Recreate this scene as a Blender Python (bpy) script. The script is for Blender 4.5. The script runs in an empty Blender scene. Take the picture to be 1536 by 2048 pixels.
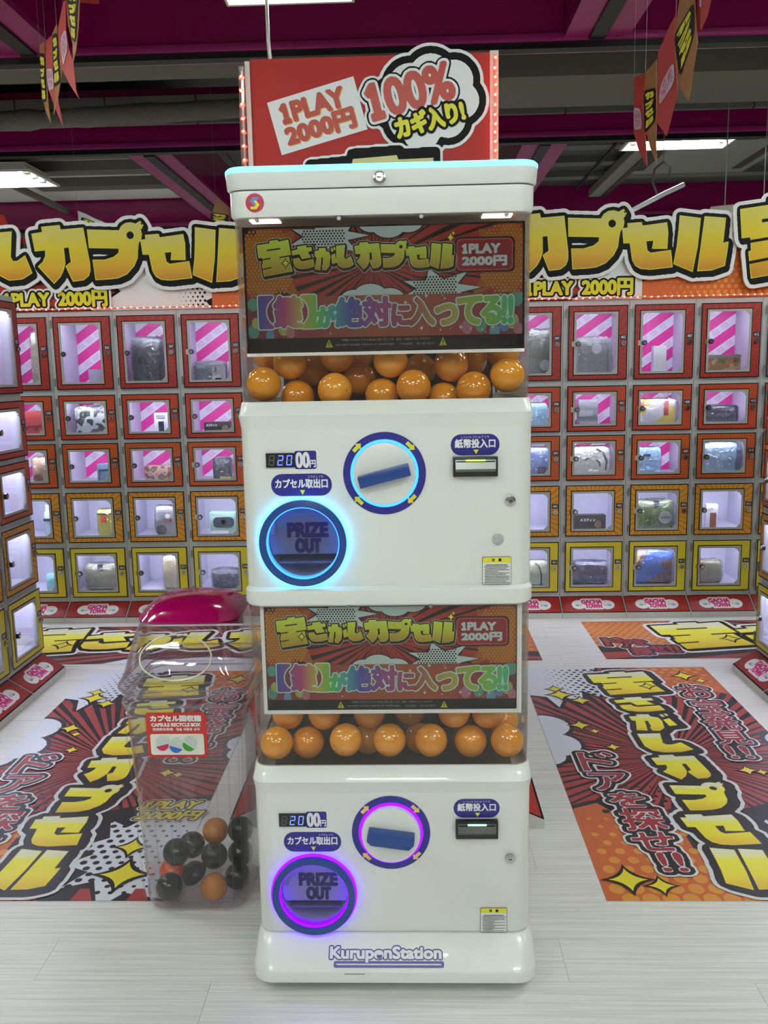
import bpy, bmesh, math, random
import numpy as np
from mathutils import Vector, Matrix
from mathutils.geometry import tessellate_polygon
random.seed(7)
PI = math.pi
S = bpy.context.scene
COL = S.collection

# ------------------------------------------------------------------ camera
F_PX, PITCH, ROLL, YAW, CAM_H = 1744.0, .158466, -.0190418, .0320581, 1.36
def camera_basis(p, r, y):
    f = Vector((-math.sin(y)*math.cos(p), math.cos(y)*math.cos(p), -math.sin(p)))
    r0 = Vector((math.cos(y), math.sin(y), 0)); u0 = r0.cross(f)
    return math.cos(r)*r0+math.sin(r)*u0, -math.sin(r)*r0+math.cos(r)*u0, f
_r, _u, _f = camera_basis(PITCH, ROLL, YAW)
cam_data = bpy.data.cameras.new('camera'); cam = bpy.data.objects.new('camera', cam_data); COL.objects.link(cam)
cam.matrix_world = Matrix(((_r.x, _u.x, -_f.x, 0), (_r.y, _u.y, -_f.y, 0), (_r.z, _u.z, -_f.z, CAM_H), (0, 0, 0, 1)))
cam_data.sensor_fit = 'VERTICAL'; cam_data.sensor_height = 24; cam_data.sensor_width = 18
cam_data.lens = F_PX/2048*24; cam_data.clip_start = .05; cam_data.clip_end = 60
S.camera = cam
# ------------------------------------------------------------------ world, exposure
w = bpy.data.worlds.new('world'); S.world = w; w.use_nodes = True
w.node_tree.nodes['Background'].inputs[0].default_value = (.75, .8, .85, 1)
w.node_tree.nodes['Background'].inputs[1].default_value = .12
S.view_settings.view_transform = 'Standard'; S.view_settings.look = 'None'
S.view_settings.gamma = 1; S.view_settings.use_curve_mapping = False
S.view_settings.exposure = 0.0
S.cycles.use_denoising = True
S.cycles.max_bounces = 10; S.cycles.transparent_max_bounces = 24
S.cycles.caustics_reflective = False; S.cycles.caustics_refractive = False
S.cycles.use_light_tree = True
TUBE_POWER = 88.0       # fluorescent tubes
LOCKER_POWER = 72.0      # led strips in the lockers

# ------------------------------------------------------------------ materials
def lin(c):
    o = []
    for v in c[:3]:
        v /= 255.0
        o.append(v/12.92 if v <= .04045 else ((v+.055)/1.055)**2.4)
    return (*o, 1)
MATS = {}
def mat(name, c, rough=.5, metal=0, emit=0, coat=0, bump=0, bscale=40, spec=.5, noise=0, nscale=8, trans=0):
    if name in MATS: return MATS[name]
    if name.startswith('card_'): spec = .08
    m = bpy.data.materials.new(name); m.use_nodes = True; nt = m.node_tree; b = nt.nodes['Principled BSDF']
    b.inputs['Base Color'].default_value = lin(c); b.inputs['Roughness'].default_value = rough
    b.inputs['Metallic'].default_value = metal; b.inputs['Specular IOR Level'].default_value = spec
    b.inputs['Coat Weight'].default_value = coat
    if emit:
        b.inputs['Emission Color'].default_value = lin(c); b.inputs['Emission Strength'].default_value = emit
    if bump or noise:
        tc = nt.nodes.new('ShaderNodeTexCoord'); n = nt.nodes.new('ShaderNodeTexNoise'); n.inputs['Scale'].default_value = bscale if bump else nscale
        nt.links.new(tc.outputs['Object'], n.inputs['Vector'])
        if bump:
            bp = nt.nodes.new('ShaderNodeBump'); bp.inputs['Strength'].default_value = bump; bp.inputs['Distance'].default_value = .01
            nt.links.new(n.outputs['Fac'], bp.inputs['Height']); nt.links.new(bp.outputs['Normal'], b.inputs['Normal'])
        if noise:
            mx = nt.nodes.new('ShaderNodeMix'); mx.data_type = 'RGBA'
            l = lin(c); mx.inputs['A'].default_value = (*[v*(1-noise) for v in l[:3]], 1); mx.inputs['B'].default_value = (*[min(1, v*(1+noise)) for v in l[:3]], 1)
            nt.links.new(n.outputs['Fac'], mx.inputs['Factor']); nt.links.new(mx.outputs['Result'], b.inputs['Base Color'])
    MATS[name] = m
    return m
def quiet(m):
    m.cycles.emission_sampling = 'NONE'; return m
def emis(name, c, strength):
    if name in MATS: return MATS[name]
    m = bpy.data.materials.new(name); m.use_nodes = True; nt = m.node_tree; nt.nodes.clear()
    e = nt.nodes.new('ShaderNodeEmission'); e.inputs[0].default_value = lin(c); e.inputs[1].default_value = strength
    o = nt.nodes.new('ShaderNodeOutputMaterial'); nt.links.new(e.outputs[0], o.inputs[0]); MATS[name] = m
    return m
def clear(name, tint=(250, 250, 250), refl=.9, rough=.03, bump=0, bscale=30, ior=1.45, haze=0.0, hcol=(230, 230, 230)):
    """thin clear plastic: see-through with a Fresnel reflection, plus a little surface haze"""
    if name in MATS: return MATS[name]
    m = bpy.data.materials.new(name); m.use_nodes = True; nt = m.node_tree; nt.nodes.clear()
    t = nt.nodes.new('ShaderNodeBsdfTransparent'); t.inputs[0].default_value = lin(tint)
    g = nt.nodes.new('ShaderNodeBsdfGlossy'); g.inputs['Roughness'].default_value = rough; g.inputs['Color'].default_value = (1, 1, 1, 1)
    fr = nt.nodes.new('ShaderNodeLayerWeight')
    fac = nodes_math(nt, 'ADD', nodes_math(nt, 'MULTIPLY', nodes_math(nt, 'POWER', fr.outputs['Facing'], 4.5), .96), .036)
    mu = nt.nodes.new('ShaderNodeMath'); mu.operation = 'MULTIPLY'; mu.inputs[1].default_value = refl; mu.use_clamp = True
    nt.links.new(fac, mu.inputs[0])
    mix = nt.nodes.new('ShaderNodeMixShader'); nt.links.new(mu.outputs[0], mix.inputs[0]); nt.links.new(t.outputs[0], mix.inputs[1]); nt.links.new(g.outputs[0], mix.inputs[2])
    last = mix
    if haze:
        d = nt.nodes.new('ShaderNodeBsdfDiffuse'); d.inputs[0].default_value = lin(hcol)
        m2 = nt.nodes.new('ShaderNodeMixShader'); m2.inputs[0].default_value = haze
        nt.links.new(mix.outputs[0], m2.inputs[1]); nt.links.new(d.outputs[0], m2.inputs[2]); last = m2
    if bump:
        tc = nt.nodes.new('ShaderNodeTexCoord'); n = nt.nodes.new('ShaderNodeTexNoise'); n.inputs['Scale'].default_value = bscale; n.inputs['Detail'].default_value = 3
        bp = nt.nodes.new('ShaderNodeBump'); bp.inputs['Strength'].default_value = bump; bp.inputs['Distance'].default_value = .02
        nt.links.new(tc.outputs['Object'], n.inputs['Vector']); nt.links.new(n.outputs['Fac'], bp.inputs['Height'])
        nt.links.new(bp.outputs['Normal'], g.inputs['Normal']); nt.links.new(bp.outputs['Normal'], fr.inputs['Normal'])
    o = nt.nodes.new('ShaderNodeOutputMaterial'); nt.links.new(last.outputs[0], o.inputs[0]); MATS[name] = m
    return m
def uvgrad(name, stops, axis=1, rough=.35, spec=.3):
    """printed colour gradient along the mesh's UV"""
    if name in MATS: return MATS[name]
    m = bpy.data.materials.new(name); m.use_nodes = True; nt = m.node_tree; b = nt.nodes['Principled BSDF']
    b.inputs['Roughness'].default_value = rough; b.inputs['Specular IOR Level'].default_value = spec
    uv = nt.nodes.new('ShaderNodeUVMap'); sp = nt.nodes.new('ShaderNodeSeparateXYZ'); r = nt.nodes.new('ShaderNodeValToRGB')
    nt.links.new(uv.outputs[0], sp.inputs[0]); nt.links.new(sp.outputs[axis], r.inputs[0]); nt.links.new(r.outputs[0], b.inputs['Base Color'])
    el = r.color_ramp.elements
    while len(el) < len(stops): el.new(.5)
    for e, (p, c) in zip(el, stops): e.position = p; e.color = lin(c)
    MATS[name] = m
    return m
def nodes_math(nt, op, a, b=None):
    n = nt.nodes.new('ShaderNodeMath'); n.operation = op
    for i, v in enumerate((a, b)):
        if v is None: continue
        if isinstance(v, (int, float)): n.inputs[i].default_value = v
        else: nt.links.new(v, n.inputs[i])
    return n.outputs[0]
def stripes(name, c1, c2, ang, period, duty, ax=('X', 'Z'), rough=.4):
    m = bpy.data.materials.new(name); m.use_nodes = True; nt = m.node_tree; b = nt.nodes['Principled BSDF']; b.inputs['Roughness'].default_value = rough
    tc = nt.nodes.new('ShaderNodeTexCoord'); sp = nt.nodes.new('ShaderNodeSeparateXYZ'); nt.links.new(tc.outputs['Object'], sp.inputs[0])
    t = nodes_math(nt, 'ADD', nodes_math(nt, 'MULTIPLY', sp.outputs[ax[0]], -math.sin(ang)), nodes_math(nt, 'MULTIPLY', sp.outputs[ax[1]], math.cos(ang)))
    t = nodes_math(nt, 'FLOORED_MODULO', nodes_math(nt, 'DIVIDE', t, period), 1.0)
    f = nodes_math(nt, 'LESS_THAN', t, duty)
    mx = nt.nodes.new('ShaderNodeMix'); mx.data_type = 'RGBA'; mx.inputs['A'].default_value = lin(c2); mx.inputs['B'].default_value = lin(c1)
    nt.links.new(f, mx.inputs['Factor']); nt.links.new(mx.outputs['Result'], b.inputs['Base Color'])
    MATS[name] = m
    return m

M_white = mat('machine_white', (226, 228, 222), .28, coat=.3)
M_offwhite = mat('warm_white_plastic', (205, 203, 196), .4)
M_black = mat('print_black', (12, 11, 12), .5, spec=.15)
M_pwhite = mat('print_white', (228, 228, 228), .4, spec=.3)
M_red = mat('print_red', (165, 42, 36), .42, spec=.3)
M_dred = mat('print_dark_red', (150, 58, 54), .42, spec=.3)
M_orange = mat('print_orange', (196, 96, 40), .42, spec=.3)
M_lorange = mat('print_light_orange', (208, 140, 50), .42, spec=.3)
M_ycol = mat('print_yellow', (222, 214, 60), .42, spec=.3)
M_magenta = mat('print_magenta', (196, 30, 110), .42, spec=.3)
M_navy = mat('navy_print', (38, 36, 120), .35)
M_navyplastic = mat('navy_plastic', (30, 62, 128), .3)
M_chrome = mat('chrome', (200, 200, 200), .18, 1)
M_dark = mat('dark_plastic', (22, 22, 24), .35)
M_grey = mat('locker_grey', (186, 187, 190), .42)
M_lgrey = mat('locker_inner_white', (206, 204, 222), .5)
M_bezel = mat('window_bezel_grey', (165, 165, 163), .35)
M_ygrad = uvgrad('yellow_gradient', [(0, (190, 122, 30)), (.28, (214, 168, 30)), (.62, (216, 196, 40)), (1, (206, 196, 110))])
M_mgrad = uvgrad('mat_yellow_gradient', [(0, (222, 178, 50)), (.35, (236, 220, 62)), (.7, (234, 228, 70)), (.86, (226, 226, 190)), (1, (222, 226, 232))])
M_ggrad = uvgrad('display_yellow_gradient', [(0, (150, 110, 24)), (.5, (168, 172, 30)), (1, (176, 206, 60))], rough=.5)
M_rain = uvgrad('rainbow_gradient', [(0, (50, 60, 140)), (.1, (150, 50, 100)), (.17, (160, 150, 50)), (.23, (70, 160, 60)), (.29, (50, 140, 140)), (.36, (50, 60, 140)), (.48, (130, 50, 110)), (.6, (130, 50, 60)), (.75, (150, 140, 60)), (.9, (110, 160, 50)), (1, (60, 160, 110))], axis=0, rough=.5)
M_lyel = mat('print_light_yellow', (214, 208, 40), .42, spec=.3)

# ------------------------------------------------------------------ mesh helpers
def _inside(p, l):
    c = False; x, y = p; j = len(l)-1
    for i in range(len(l)):
        if (l[i][1] > y) != (l[j][1] > y) and x < (l[j][0]-l[i][0])*(y-l[i][1])/(l[j][1]-l[i][1])+l[i][0]: c = not c
        j = i
    return c
def tess(P):
    """triangles of nested loops: every outer loop is filled apart, with its own holes"""
    xs = [p.x for l in P for p in l]; ys = [p.y for l in P for p in l]; k = 100.0/max(max(xs)-min(xs), max(ys)-min(ys), 1e-9); a, b = min(xs), min(ys)
    L = [[((p.x-a)*k, (p.y-b)*k) for p in l] for l in P]; off = [0]
    for l in L: off.append(off[-1]+len(l))
    if len(L) == 1: return tessellate_polygon([[Vector((*p, 0)) for p in L[0]]])
    bb = [(min(p[0] for p in l), min(p[1] for p in l), max(p[0] for p in l), max(p[1] for p in l)) for l in L]; inn = [[] for _ in L]
    for i, l in enumerate(L):
        for j, m_ in enumerate(L):
            if i != j and bb[j][0] <= bb[i][0] and bb[j][1] <= bb[i][1] and bb[j][2] >= bb[i][2] and bb[j][3] >= bb[i][3] and _inside(l[0], m_): inn[i].append(j)
    out = []
    for i in range(len(L)):
        if len(inn[i]) % 2: continue
        ids = [i]+[j for j in range(len(L)) if len(inn[j]) == len(inn[i])+1 and i in inn[j]]
        mp = [off[q]+n for q in ids for n in range(len(L[q]))]
        out += [tuple(mp[v] for v in t) for t in tessellate_polygon([[Vector((*p, 0)) for p in L[q]] for q in ids])]
    return out
class MB:
    """collects shapes in one mesh"""
    def __init__(s): s.v = []; s.f = []; s.m = []; s.sm = []; s.uv = {}
    def add(s, vs, fs, mi=0, smooth=False):
        o = len(s.v); s.v += [tuple(p) for p in vs]
        for f in fs: s.f.append([i+o for i in f]); s.m.append(mi); s.sm.append(smooth)
        return s
    def box(s, x0, x1, y0, y1, z0, z1, mi=0):
        return s.add([(x, y, z) for x in (x0, x1) for y in (y0, y1) for z in (z0, z1)],
                     [(0, 1, 3, 2), (4, 6, 7, 5), (0, 4, 5, 1), (2, 3, 7, 6), (0, 2, 6, 4), (1, 5, 7, 3)], mi)
    def loft(s, rings, mi=0, smooth=True, cap0=True, cap1=True):
        n = len(rings[0]); vs = [p for r in rings for p in r]; fs = []
        for k in range(len(rings)-1):
            for i in range(n):
                j = (i+1) % n; fs.append((k*n+i, k*n+j, (k+1)*n+j, (k+1)*n+i))
        s.add(vs, fs, mi, smooth)
        if cap0: s.add(rings[0][::-1], [tuple(range(n))], mi)
        if cap1: s.add(rings[-1], [tuple(range(n))], mi)
        return s
    def cyl(s, c, axis, r, h, n=24, mi=0, r2=None, smooth=True):
        """axis 0/1/2, from c along +axis by h"""
        rings = []
        for t, rr in ((0, r), (h, r if r2 is None else r2)):
            ring = []
            for i in range(n):
                a = 2*PI*i/n; p = [0, 0, 0]; p[axis] = t; p[(axis+1) % 3] = rr*math.cos(a); p[(axis+2) % 3] = rr*math.sin(a)
                ring.append((p[0]+c[0], p[1]+c[1], p[2]+c[2]))
            rings.append(ring)
        return s.loft(rings, mi, smooth)
    def tube(s, pts, r, n=8, mi=0):
        rings = []; pts = [Vector(p) for p in pts]
        for i, p in enumerate(pts):
            d = (pts[min(i+1, len(pts)-1)]-pts[max(i-1, 0)]).normalized(); a = d.orthogonal().normalized()
            if i: a = (prev-d*prev.dot(d)).normalized()
            prev = a; b = d.cross(a)
            rings.append([tuple(p+r*(math.cos(2*PI*k/n)*a+math.sin(2*PI*k/n)*b)) for k in range(n)])
        return s.loft(rings, mi)
    def sphere(s, c, r, n=16, m=10, mi=0, sc=(1, 1, 1)):
        rings = []
        for k in range(1, m):
            t = PI*k/m
            rings.append([(c[0]+r*sc[0]*math.sin(t)*math.cos(2*PI*i/n), c[1]+r*sc[1]*math.sin(t)*math.sin(2*PI*i/n), c[2]-r*sc[2]*math.cos(t)) for i in range(n)])
        o = len(s.v); s.loft(rings, mi, True, False, False)
        b = len(s.v); s.v += [(c[0], c[1], c[2]-r*sc[2]), (c[0], c[1], c[2]+r*sc[2])]
        for i in range(n):
            j = (i+1) % n
            s.f.append([b, o+j, o+i]); s.m.append(mi); s.sm.append(True)
            q = o+(m-2)*n; s.f.append([b+1, q+i, q+j]); s.m.append(mi); s.sm.append(True)
        return s
    def prism(s, loops, z0, z1, mi=0, mi_side=None, axis='z'):
        """loops in xy extruded along z (or: x,z plane extruded along y when axis='y': z0 is the front y)"""
        P = [[Vector((p[0], p[1], 0)) for p in l] for l in loops]; flat = [p for l in P for p in l]
        tris = tess(P)
        f = (lambda p, z: (p.x, p.y, z)) if axis == 'z' else (lambda p, z: (p.x, z, p.y))
        s.add([f(p, z1) for p in flat], [tuple(t) for t in tris], mi)
        s.add([f(p, z0) for p in flat], [tuple(t)[::-1] for t in tris], mi)
        for l in P:
            n = len(l); s.add([f(p, z0) for p in l]+[f(p, z1) for p in l], [(i, (i+1) % n, n+(i+1) % n, n+i) for i in range(n)], mi if mi_side is None else mi_side)
        return s
    def mesh(s, name, mats, bevel=0, seg=2, weld=True):
        me = bpy.data.meshes.new(name); me.from_pydata(s.v, [], s.f)
        for m_ in (mats if isinstance(mats, (list, tuple)) else [mats]): me.materials.append(m_)
        me.polygons.foreach_set('material_index', s.m); me.polygons.foreach_set('use_smooth', s.sm)
        bm = bmesh.new(); bm.from_mesh(me)
        if weld: bmesh.ops.remove_doubles(bm, verts=bm.verts, dist=1e-6)
        bmesh.ops.recalc_face_normals(bm, faces=bm.faces)
        if bevel:
            es = [e for e in bm.edges if len(e.link_faces) == 2 and e.calc_face_angle(0) > .6]
            bmesh.ops.bevel(bm, geom=es, offset=bevel, segments=seg, profile=.5, affect='EDGES', clamp_overlap=True)
            for f in bm.faces: f.smooth = True
        bm.to_mesh(me); bm.free()
        if any(s.sm) or bevel:
            try: me.set_sharp_from_angle(angle=.7)
            except Exception: pass
        return me
    def build(s, name, mats, parent=None, loc=(0, 0, 0), rot=(0, 0, 0), **k):
        return link(name, s.mesh(name, mats, **k), parent, loc, rot)
def link(name, me, parent=None, loc=(0, 0, 0), rot=(0, 0, 0)):
    o = bpy.data.objects.new(name, me); COL.objects.link(o); o.parent = parent; o.location = loc; o.rotation_euler = rot
    return o
def tag(o, label, cat=None, group=None, kind=None):
    if label: o['label'] = label
    if cat: o['category'] = cat
    if group: o['group'] = group
    if kind: o['kind'] = kind
    return o
def thing(name, label, cat, loc=(0, 0, 0), rot=(0, 0, 0), group=None):
    o = bpy.data.objects.new(name, None); COL.objects.link(o); o.location = loc; o.rotation_euler = rot; o.empty_display_size = .05
    return tag(o, label, cat, group)
def rrect(x0, x1, y0, y1, r, n=5, z=None):
    pts = []
    for cx, cy, a0 in ((x1-r, y0+r, -PI/2), (x1-r, y1-r, 0), (x0+r, y1-r, PI/2), (x0+r, y0+r, PI)):
        for k in range(n+1):
            a = a0+PI/2*k/n; pts.append((cx+r*math.cos(a), cy+r*math.sin(a)))
    return pts if z is None else [(p[0], p[1], z) for p in pts]
def circle(cx, cy, r, n=24, sx=1, sy=1): return [(cx+r*sx*math.cos(2*PI*i/n), cy+r*sy*math.sin(2*PI*i/n)) for i in range(n)]
def star(cx, cy, r, sx=1, sy=1, rot=0, k=.16, sub=3):
    pts = []
    for q in range(4):
        a = PI/2*q+rot; b = a+PI/2
        p0 = (math.cos(a), math.sin(a)); p2 = (math.cos(b), math.sin(b)); p1 = (k*(p0[0]+p2[0]), k*(p0[1]+p2[1]))
        for i in range(sub*2):
            t = i/(sub*2); pts.append(tuple((1-t)**2*p0[j]+2*t*(1-t)*p1[j]+t*t*p2[j] for j in (0, 1)))
    return [(cx+p[0]*r*sx, cy+p[1]*r*sy) for p in pts]
def clip(poly, x0, y0, x1, y1):
    for ax, lim, sg in ((0, x0, 1), (0, x1, -1), (1, y0, 1), (1, y1, -1)):
        out = []; n = len(poly)
        for i in range(n):
            a, b = poly[i], poly[(i+1) % n]; ia = (a[ax]-lim)*sg >= 0; ib = (b[ax]-lim)*sg >= 0
            if ia: out.append(a)
            if ia != ib:
                t = (lim-a[ax])/(b[ax]-a[ax]); out.append((a[0]+t*(b[0]-a[0]), a[1]+t*(b[1]-a[1])))
        poly = out
        if len(poly) < 3: return []
    return poly

# ------------------------------------------------------------------ lettering: outlines and fat outlines
_tc = {}
def text_loops(body, bold=0):
    """outline loops of a line of text, capital height about .7; x from 0"""
    if body in _tc: return _tc[body]
    c = bpy.data.curves.new('t', 'FONT'); c.body = body; o = bpy.data.objects.new('t', c); COL.objects.link(o)
    bpy.context.view_layer.update(); dg = bpy.context.evaluated_depsgraph_get(); cu = o.evaluated_get(dg).to_curve(dg)
    loops = []
    for sp in cu.splines:
        if sp.type == 'BEZIER':
            bp = sp.bezier_points; n = len(bp); l = []
            for i in range(n):
                a, b = bp[i], bp[(i+1) % n]
                straight = a.handle_right_type == 'VECTOR' and b.handle_left_type == 'VECTOR'
                d = (a.handle_right-a.co).cross(b.co-a.co).length+(b.handle_left-b.co).cross(b.co-a.co).length
                for k in range(1 if d < 1e-6 else 4):
                    t = k/4; p = (1-t)**3*a.co+3*t*(1-t)**2*a.handle_right+3*t*t*(1-t)*b.handle_left+t**3*b.co; l.append((p.x, p.y))
            if len(l) > 2: loops.append(l)
    o.to_curve_clear(); bpy.data.objects.remove(o); bpy.data.curves.remove(c)
    if body[0] == '1' and len(body) > 1 and loops:
        x1 = min(p[0] for l in loops for p in l); first = [l for l in loops if min(p[0] for p in l) < x1+.02][0]; b = bounds([first]); loops.remove(first)
        h = b[3]-b[1]; loops = [[(x, y) for x, y in l] for l in loops]; X = b[2]+.02*h
        loops.append([(X-.30*h, b[1]), (X+.10*h, b[1]), (X+.10*h, b[1]+.14*h), (X-.01*h, b[1]+.14*h), (X-.01*h, b[3]), (X-.13*h, b[3]), (X-.34*h, b[3]-.20*h), (X-.27*h, b[3]-.31*h), (X-.17*h, b[3]-.235*h), (X-.17*h, b[1]+.14*h), (X-.30*h, b[1]+.14*h)])
    _tc[body] = loops
    return loops
def bounds(loops):
    a = np.array([p for l in loops for p in l]); return a[:, 0].min(), a[:, 1].min(), a[:, 0].max(), a[:, 1].max()
def fit(loops, x0, y0, x1, y1, rot=0, keep=False):
    a, b, c, d = bounds(loops); sx = (x1-x0)/max(c-a, 1e-6); sy = (y1-y0)/max(d-b, 1e-6)
    if keep: sx = sy = min(sx, sy)
    out = []
    mx, my = (x0+x1)/2, (y0+y1)/2; ca, sa = math.cos(rot), math.sin(rot)
    for l in loops:
        q = []
        for x, y in l:
            X = (x-(a+c)/2)*sx; Y = (y-(b+d)/2)*sy; q.append((mx+X*ca-Y*sa, my+X*sa+Y*ca))
        out.append(q)
    return out
def raster(loops, x0, y0, h, nx, ny, union=True):
    """even-odd mask of every loop set; loops given as groups (list of lists of loops)"""
    M = np.zeros((ny, nx), bool); xs = x0+(np.arange(nx)+.5)*h
    for grp in loops:
        m = np.zeros((ny, nx), bool)
        for l in grp:
            P = np.array(l); Q = np.roll(P, -1, 0)
            j0 = max(0, int((P[:, 1].min()-y0)/h)-1); j1 = min(ny, int((P[:, 1].max()-y0)/h)+2)
            for j in range(j0, j1):
                y = y0+(j+.5)*h; k = (P[:, 1] > y) != (Q[:, 1] > y)
                if not k.any(): continue
                p, q = P[k], Q[k]; xi = p[:, 0]+(y-p[:, 1])*(q[:, 0]-p[:, 0])/(q[:, 1]-p[:, 1])
                m[j] ^= (np.searchsorted(np.sort(xi), xs) % 2).astype(bool)
        M |= m
    return M
def edt(M, R):
    """distance (cells) to the mask, exact up to R"""
    ny, nx = M.shape; g = np.full((ny, nx), 1e4); g[M] = 0
    for j in range(1, ny): g[j] = np.minimum(g[j], g[j-1]+1)
    for j in range(ny-2, -1, -1): g[j] = np.minimum(g[j], g[j+1]+1)
    g2 = g*g; o = g2.copy(); K = int(R)+2
    for k in range(1, min(K, nx-1)):
        o[:, k:] = np.minimum(o[:, k:], g2[:, :-k]+k*k); o[:, :-k] = np.minimum(o[:, :-k], g2[:, k:]+k*k)
    return np.sqrt(o)
def contour(Fd, x0, y0, h):
    """closed loops where Fd crosses 0 (inside: Fd<0)"""
    ny, nx = Fd.shape; A = Fd < 0; seg = {}
    c = A[:-1, :-1].astype(int)+2*A[:-1, 1:]+4*A[1:, 1:]+8*A[1:, :-1]
    T = {1: [(3, 0)], 2: [(0, 1)], 3: [(3, 1)], 4: [(1, 2)], 5: [(3, 2), (1, 0)], 6: [(0, 2)], 7: [(3, 2)], 8: [(2, 3)], 9: [(2, 0)], 10: [(0, 3), (2, 1)], 11: [(2, 1)], 12: [(1, 3)], 13: [(1, 0)], 14: [(0, 3)]}
    def key(j, i, e): return ((j, i, 0) if e == 0 else (j, i+1, 1) if e == 1 else (j+1, i, 0) if e == 2 else (j, i, 1))
    def pt(k):
        j, i, d = k; a = Fd[j, i]; b = Fd[j, i+1] if d == 0 else Fd[j+1, i]; t = a/(a-b)
        return (x0+(i+.5+(t if d == 0 else 0))*h, y0+(j+.5+(t if d else 0))*h)
    for j, i in zip(*np.nonzero((c > 0) & (c < 15))):
        for a, b in T[int(c[j, i])]: seg[key(j, i, a)] = key(j, i, b)
    loops = []
    while seg:
        k0, k = next(iter(seg.items())); del seg[k0]; l = [k0]
        while k != k0 and k in seg: l.append(k); k = seg.pop(k)
        if len(l) > 3: loops.append([pt(q) for q in l])
    return loops
def rdp(l, tol):
    n = len(l)
    if n < 6: return l
    P = np.array(l); i0 = 0; i1 = int(np.argmax(((P-P[0])**2).sum(1))); keep = {i0, i1}; st = [(i0, i1), (i1, n)]
    while st:
        a, b = st.pop()
        if b-a < 2: continue
        p, q = P[a], P[b % n]; d = q-p; L = math.hypot(*d) or 1e-9
        r = P[a+1:b]-p; e = np.abs(r[:, 0]*d[1]-r[:, 1]*d[0])/L; k = int(np.argmax(e))
        if e[k] > tol: keep.add(a+1+k); st += [(a, a+1+k), (a+1+k, b)]
    out = [l[i] for i in sorted(keep)]
    return out if len(out) > 2 else l
def fat(groups, r, shift=None, res=160):
    """outline at distance r (negative: inside) round the union of the groups; shift=(dx,dy) adds a drop sweep"""
    a, b, c, d = bounds([l for g in groups for l in g]); pad = abs(r)+max(abs(v) for v in (shift or (0, 0)))+1e-6
    h = max(c-a, d-b)/res/ (2.2 if (c-a) > 2.5*(d-b) else 1); x0, y0 = a-pad-3*h, b-pad-3*h
    nx = int((c+pad-x0)/h)+4; ny = int((d+pad-y0)/h)+4
    M = raster(groups, x0, y0, h, nx, ny)
    if shift:
        B = M.copy(); st = int(max(abs(shift[0]), abs(shift[1]))/h)+1
        for k in range(1, st+1):
            dx, dy = round(shift[0]/h*k/st), round(shift[1]/h*k/st); M |= np.roll(np.roll(B, dy, 0), dx, 1)
    if r >= 0: Fd = edt(M, r/h)-.5-r/h
    else: Fd = -(edt(~M, -r/h)-.5)-r/h
    return [rdp(l, h*.35) for l in contour(Fd, x0, y0, h)]

class G:
    """flat artwork: layers of filled loops stacked by tiny steps, one mesh"""
    def __init__(s, step=.00025): s.v = []; s.f = []; s.m = []; s.uvs = []; s.mats = []; s.k = 0; s.step = step; s.thick = []
    def mi(s, m_):
        if m_ not in s.mats: s.mats.append(m_)
        return s.mats.index(m_)
    def fill(s, loops, m_, z=None, uvb=None):
        if not loops: return s
        P = [[Vector((p[0], p[1], 0)) for p in l] for l in loops]; flat = [p for l in P for p in l]
        t = tess(P); z = s.k*s.step if z is None else z; o = len(s.v)
        b = uvb or bounds(loops); s.v += [(p.x, p.y, z) for p in flat]; s.uvs += [((p.x-b[0])/max(1e-9, b[2]-b[0]), (p.y-b[1])/max(1e-9, b[3]-b[1])) for p in flat]
        k = s.mi(m_)
        for q in t:
            A, B, C_ = (flat[i] for i in q)
            if (B-A).cross(C_-A).z < 0: q = (q[0], q[2], q[1])
            s.f.append([i+o for i in q]); s.m.append(k)
        return s
    def each(s, polys, m_, z=None):
        for p in polys:
            if len(p) > 2: s.fill([p], m_, z)
        return s
    def up(s, n=1): s.k += n; return s
    def mesh(s, name):
        me = bpy.data.meshes.new(name); me.from_pydata(s.v, [], s.f)
        for m_ in s.mats: me.materials.append(m_)
        me.polygons.foreach_set('material_index', s.m); uv = me.uv_layers.new(name='UVMap')
        li = np.empty(len(me.loops), int); me.loops.foreach_get('vertex_index', li); uv.data.foreach_set('uv', np.array(s.uvs)[li].ravel())
        return me
    def build(s, name, parent=None, loc=(0, 0, 0), rot=(0, 0, 0)): return link(name, s.mesh(name), parent, loc, rot)
FACE = (PI/2, 0, 0)        # artwork xy -> world x,z, facing -y

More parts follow.
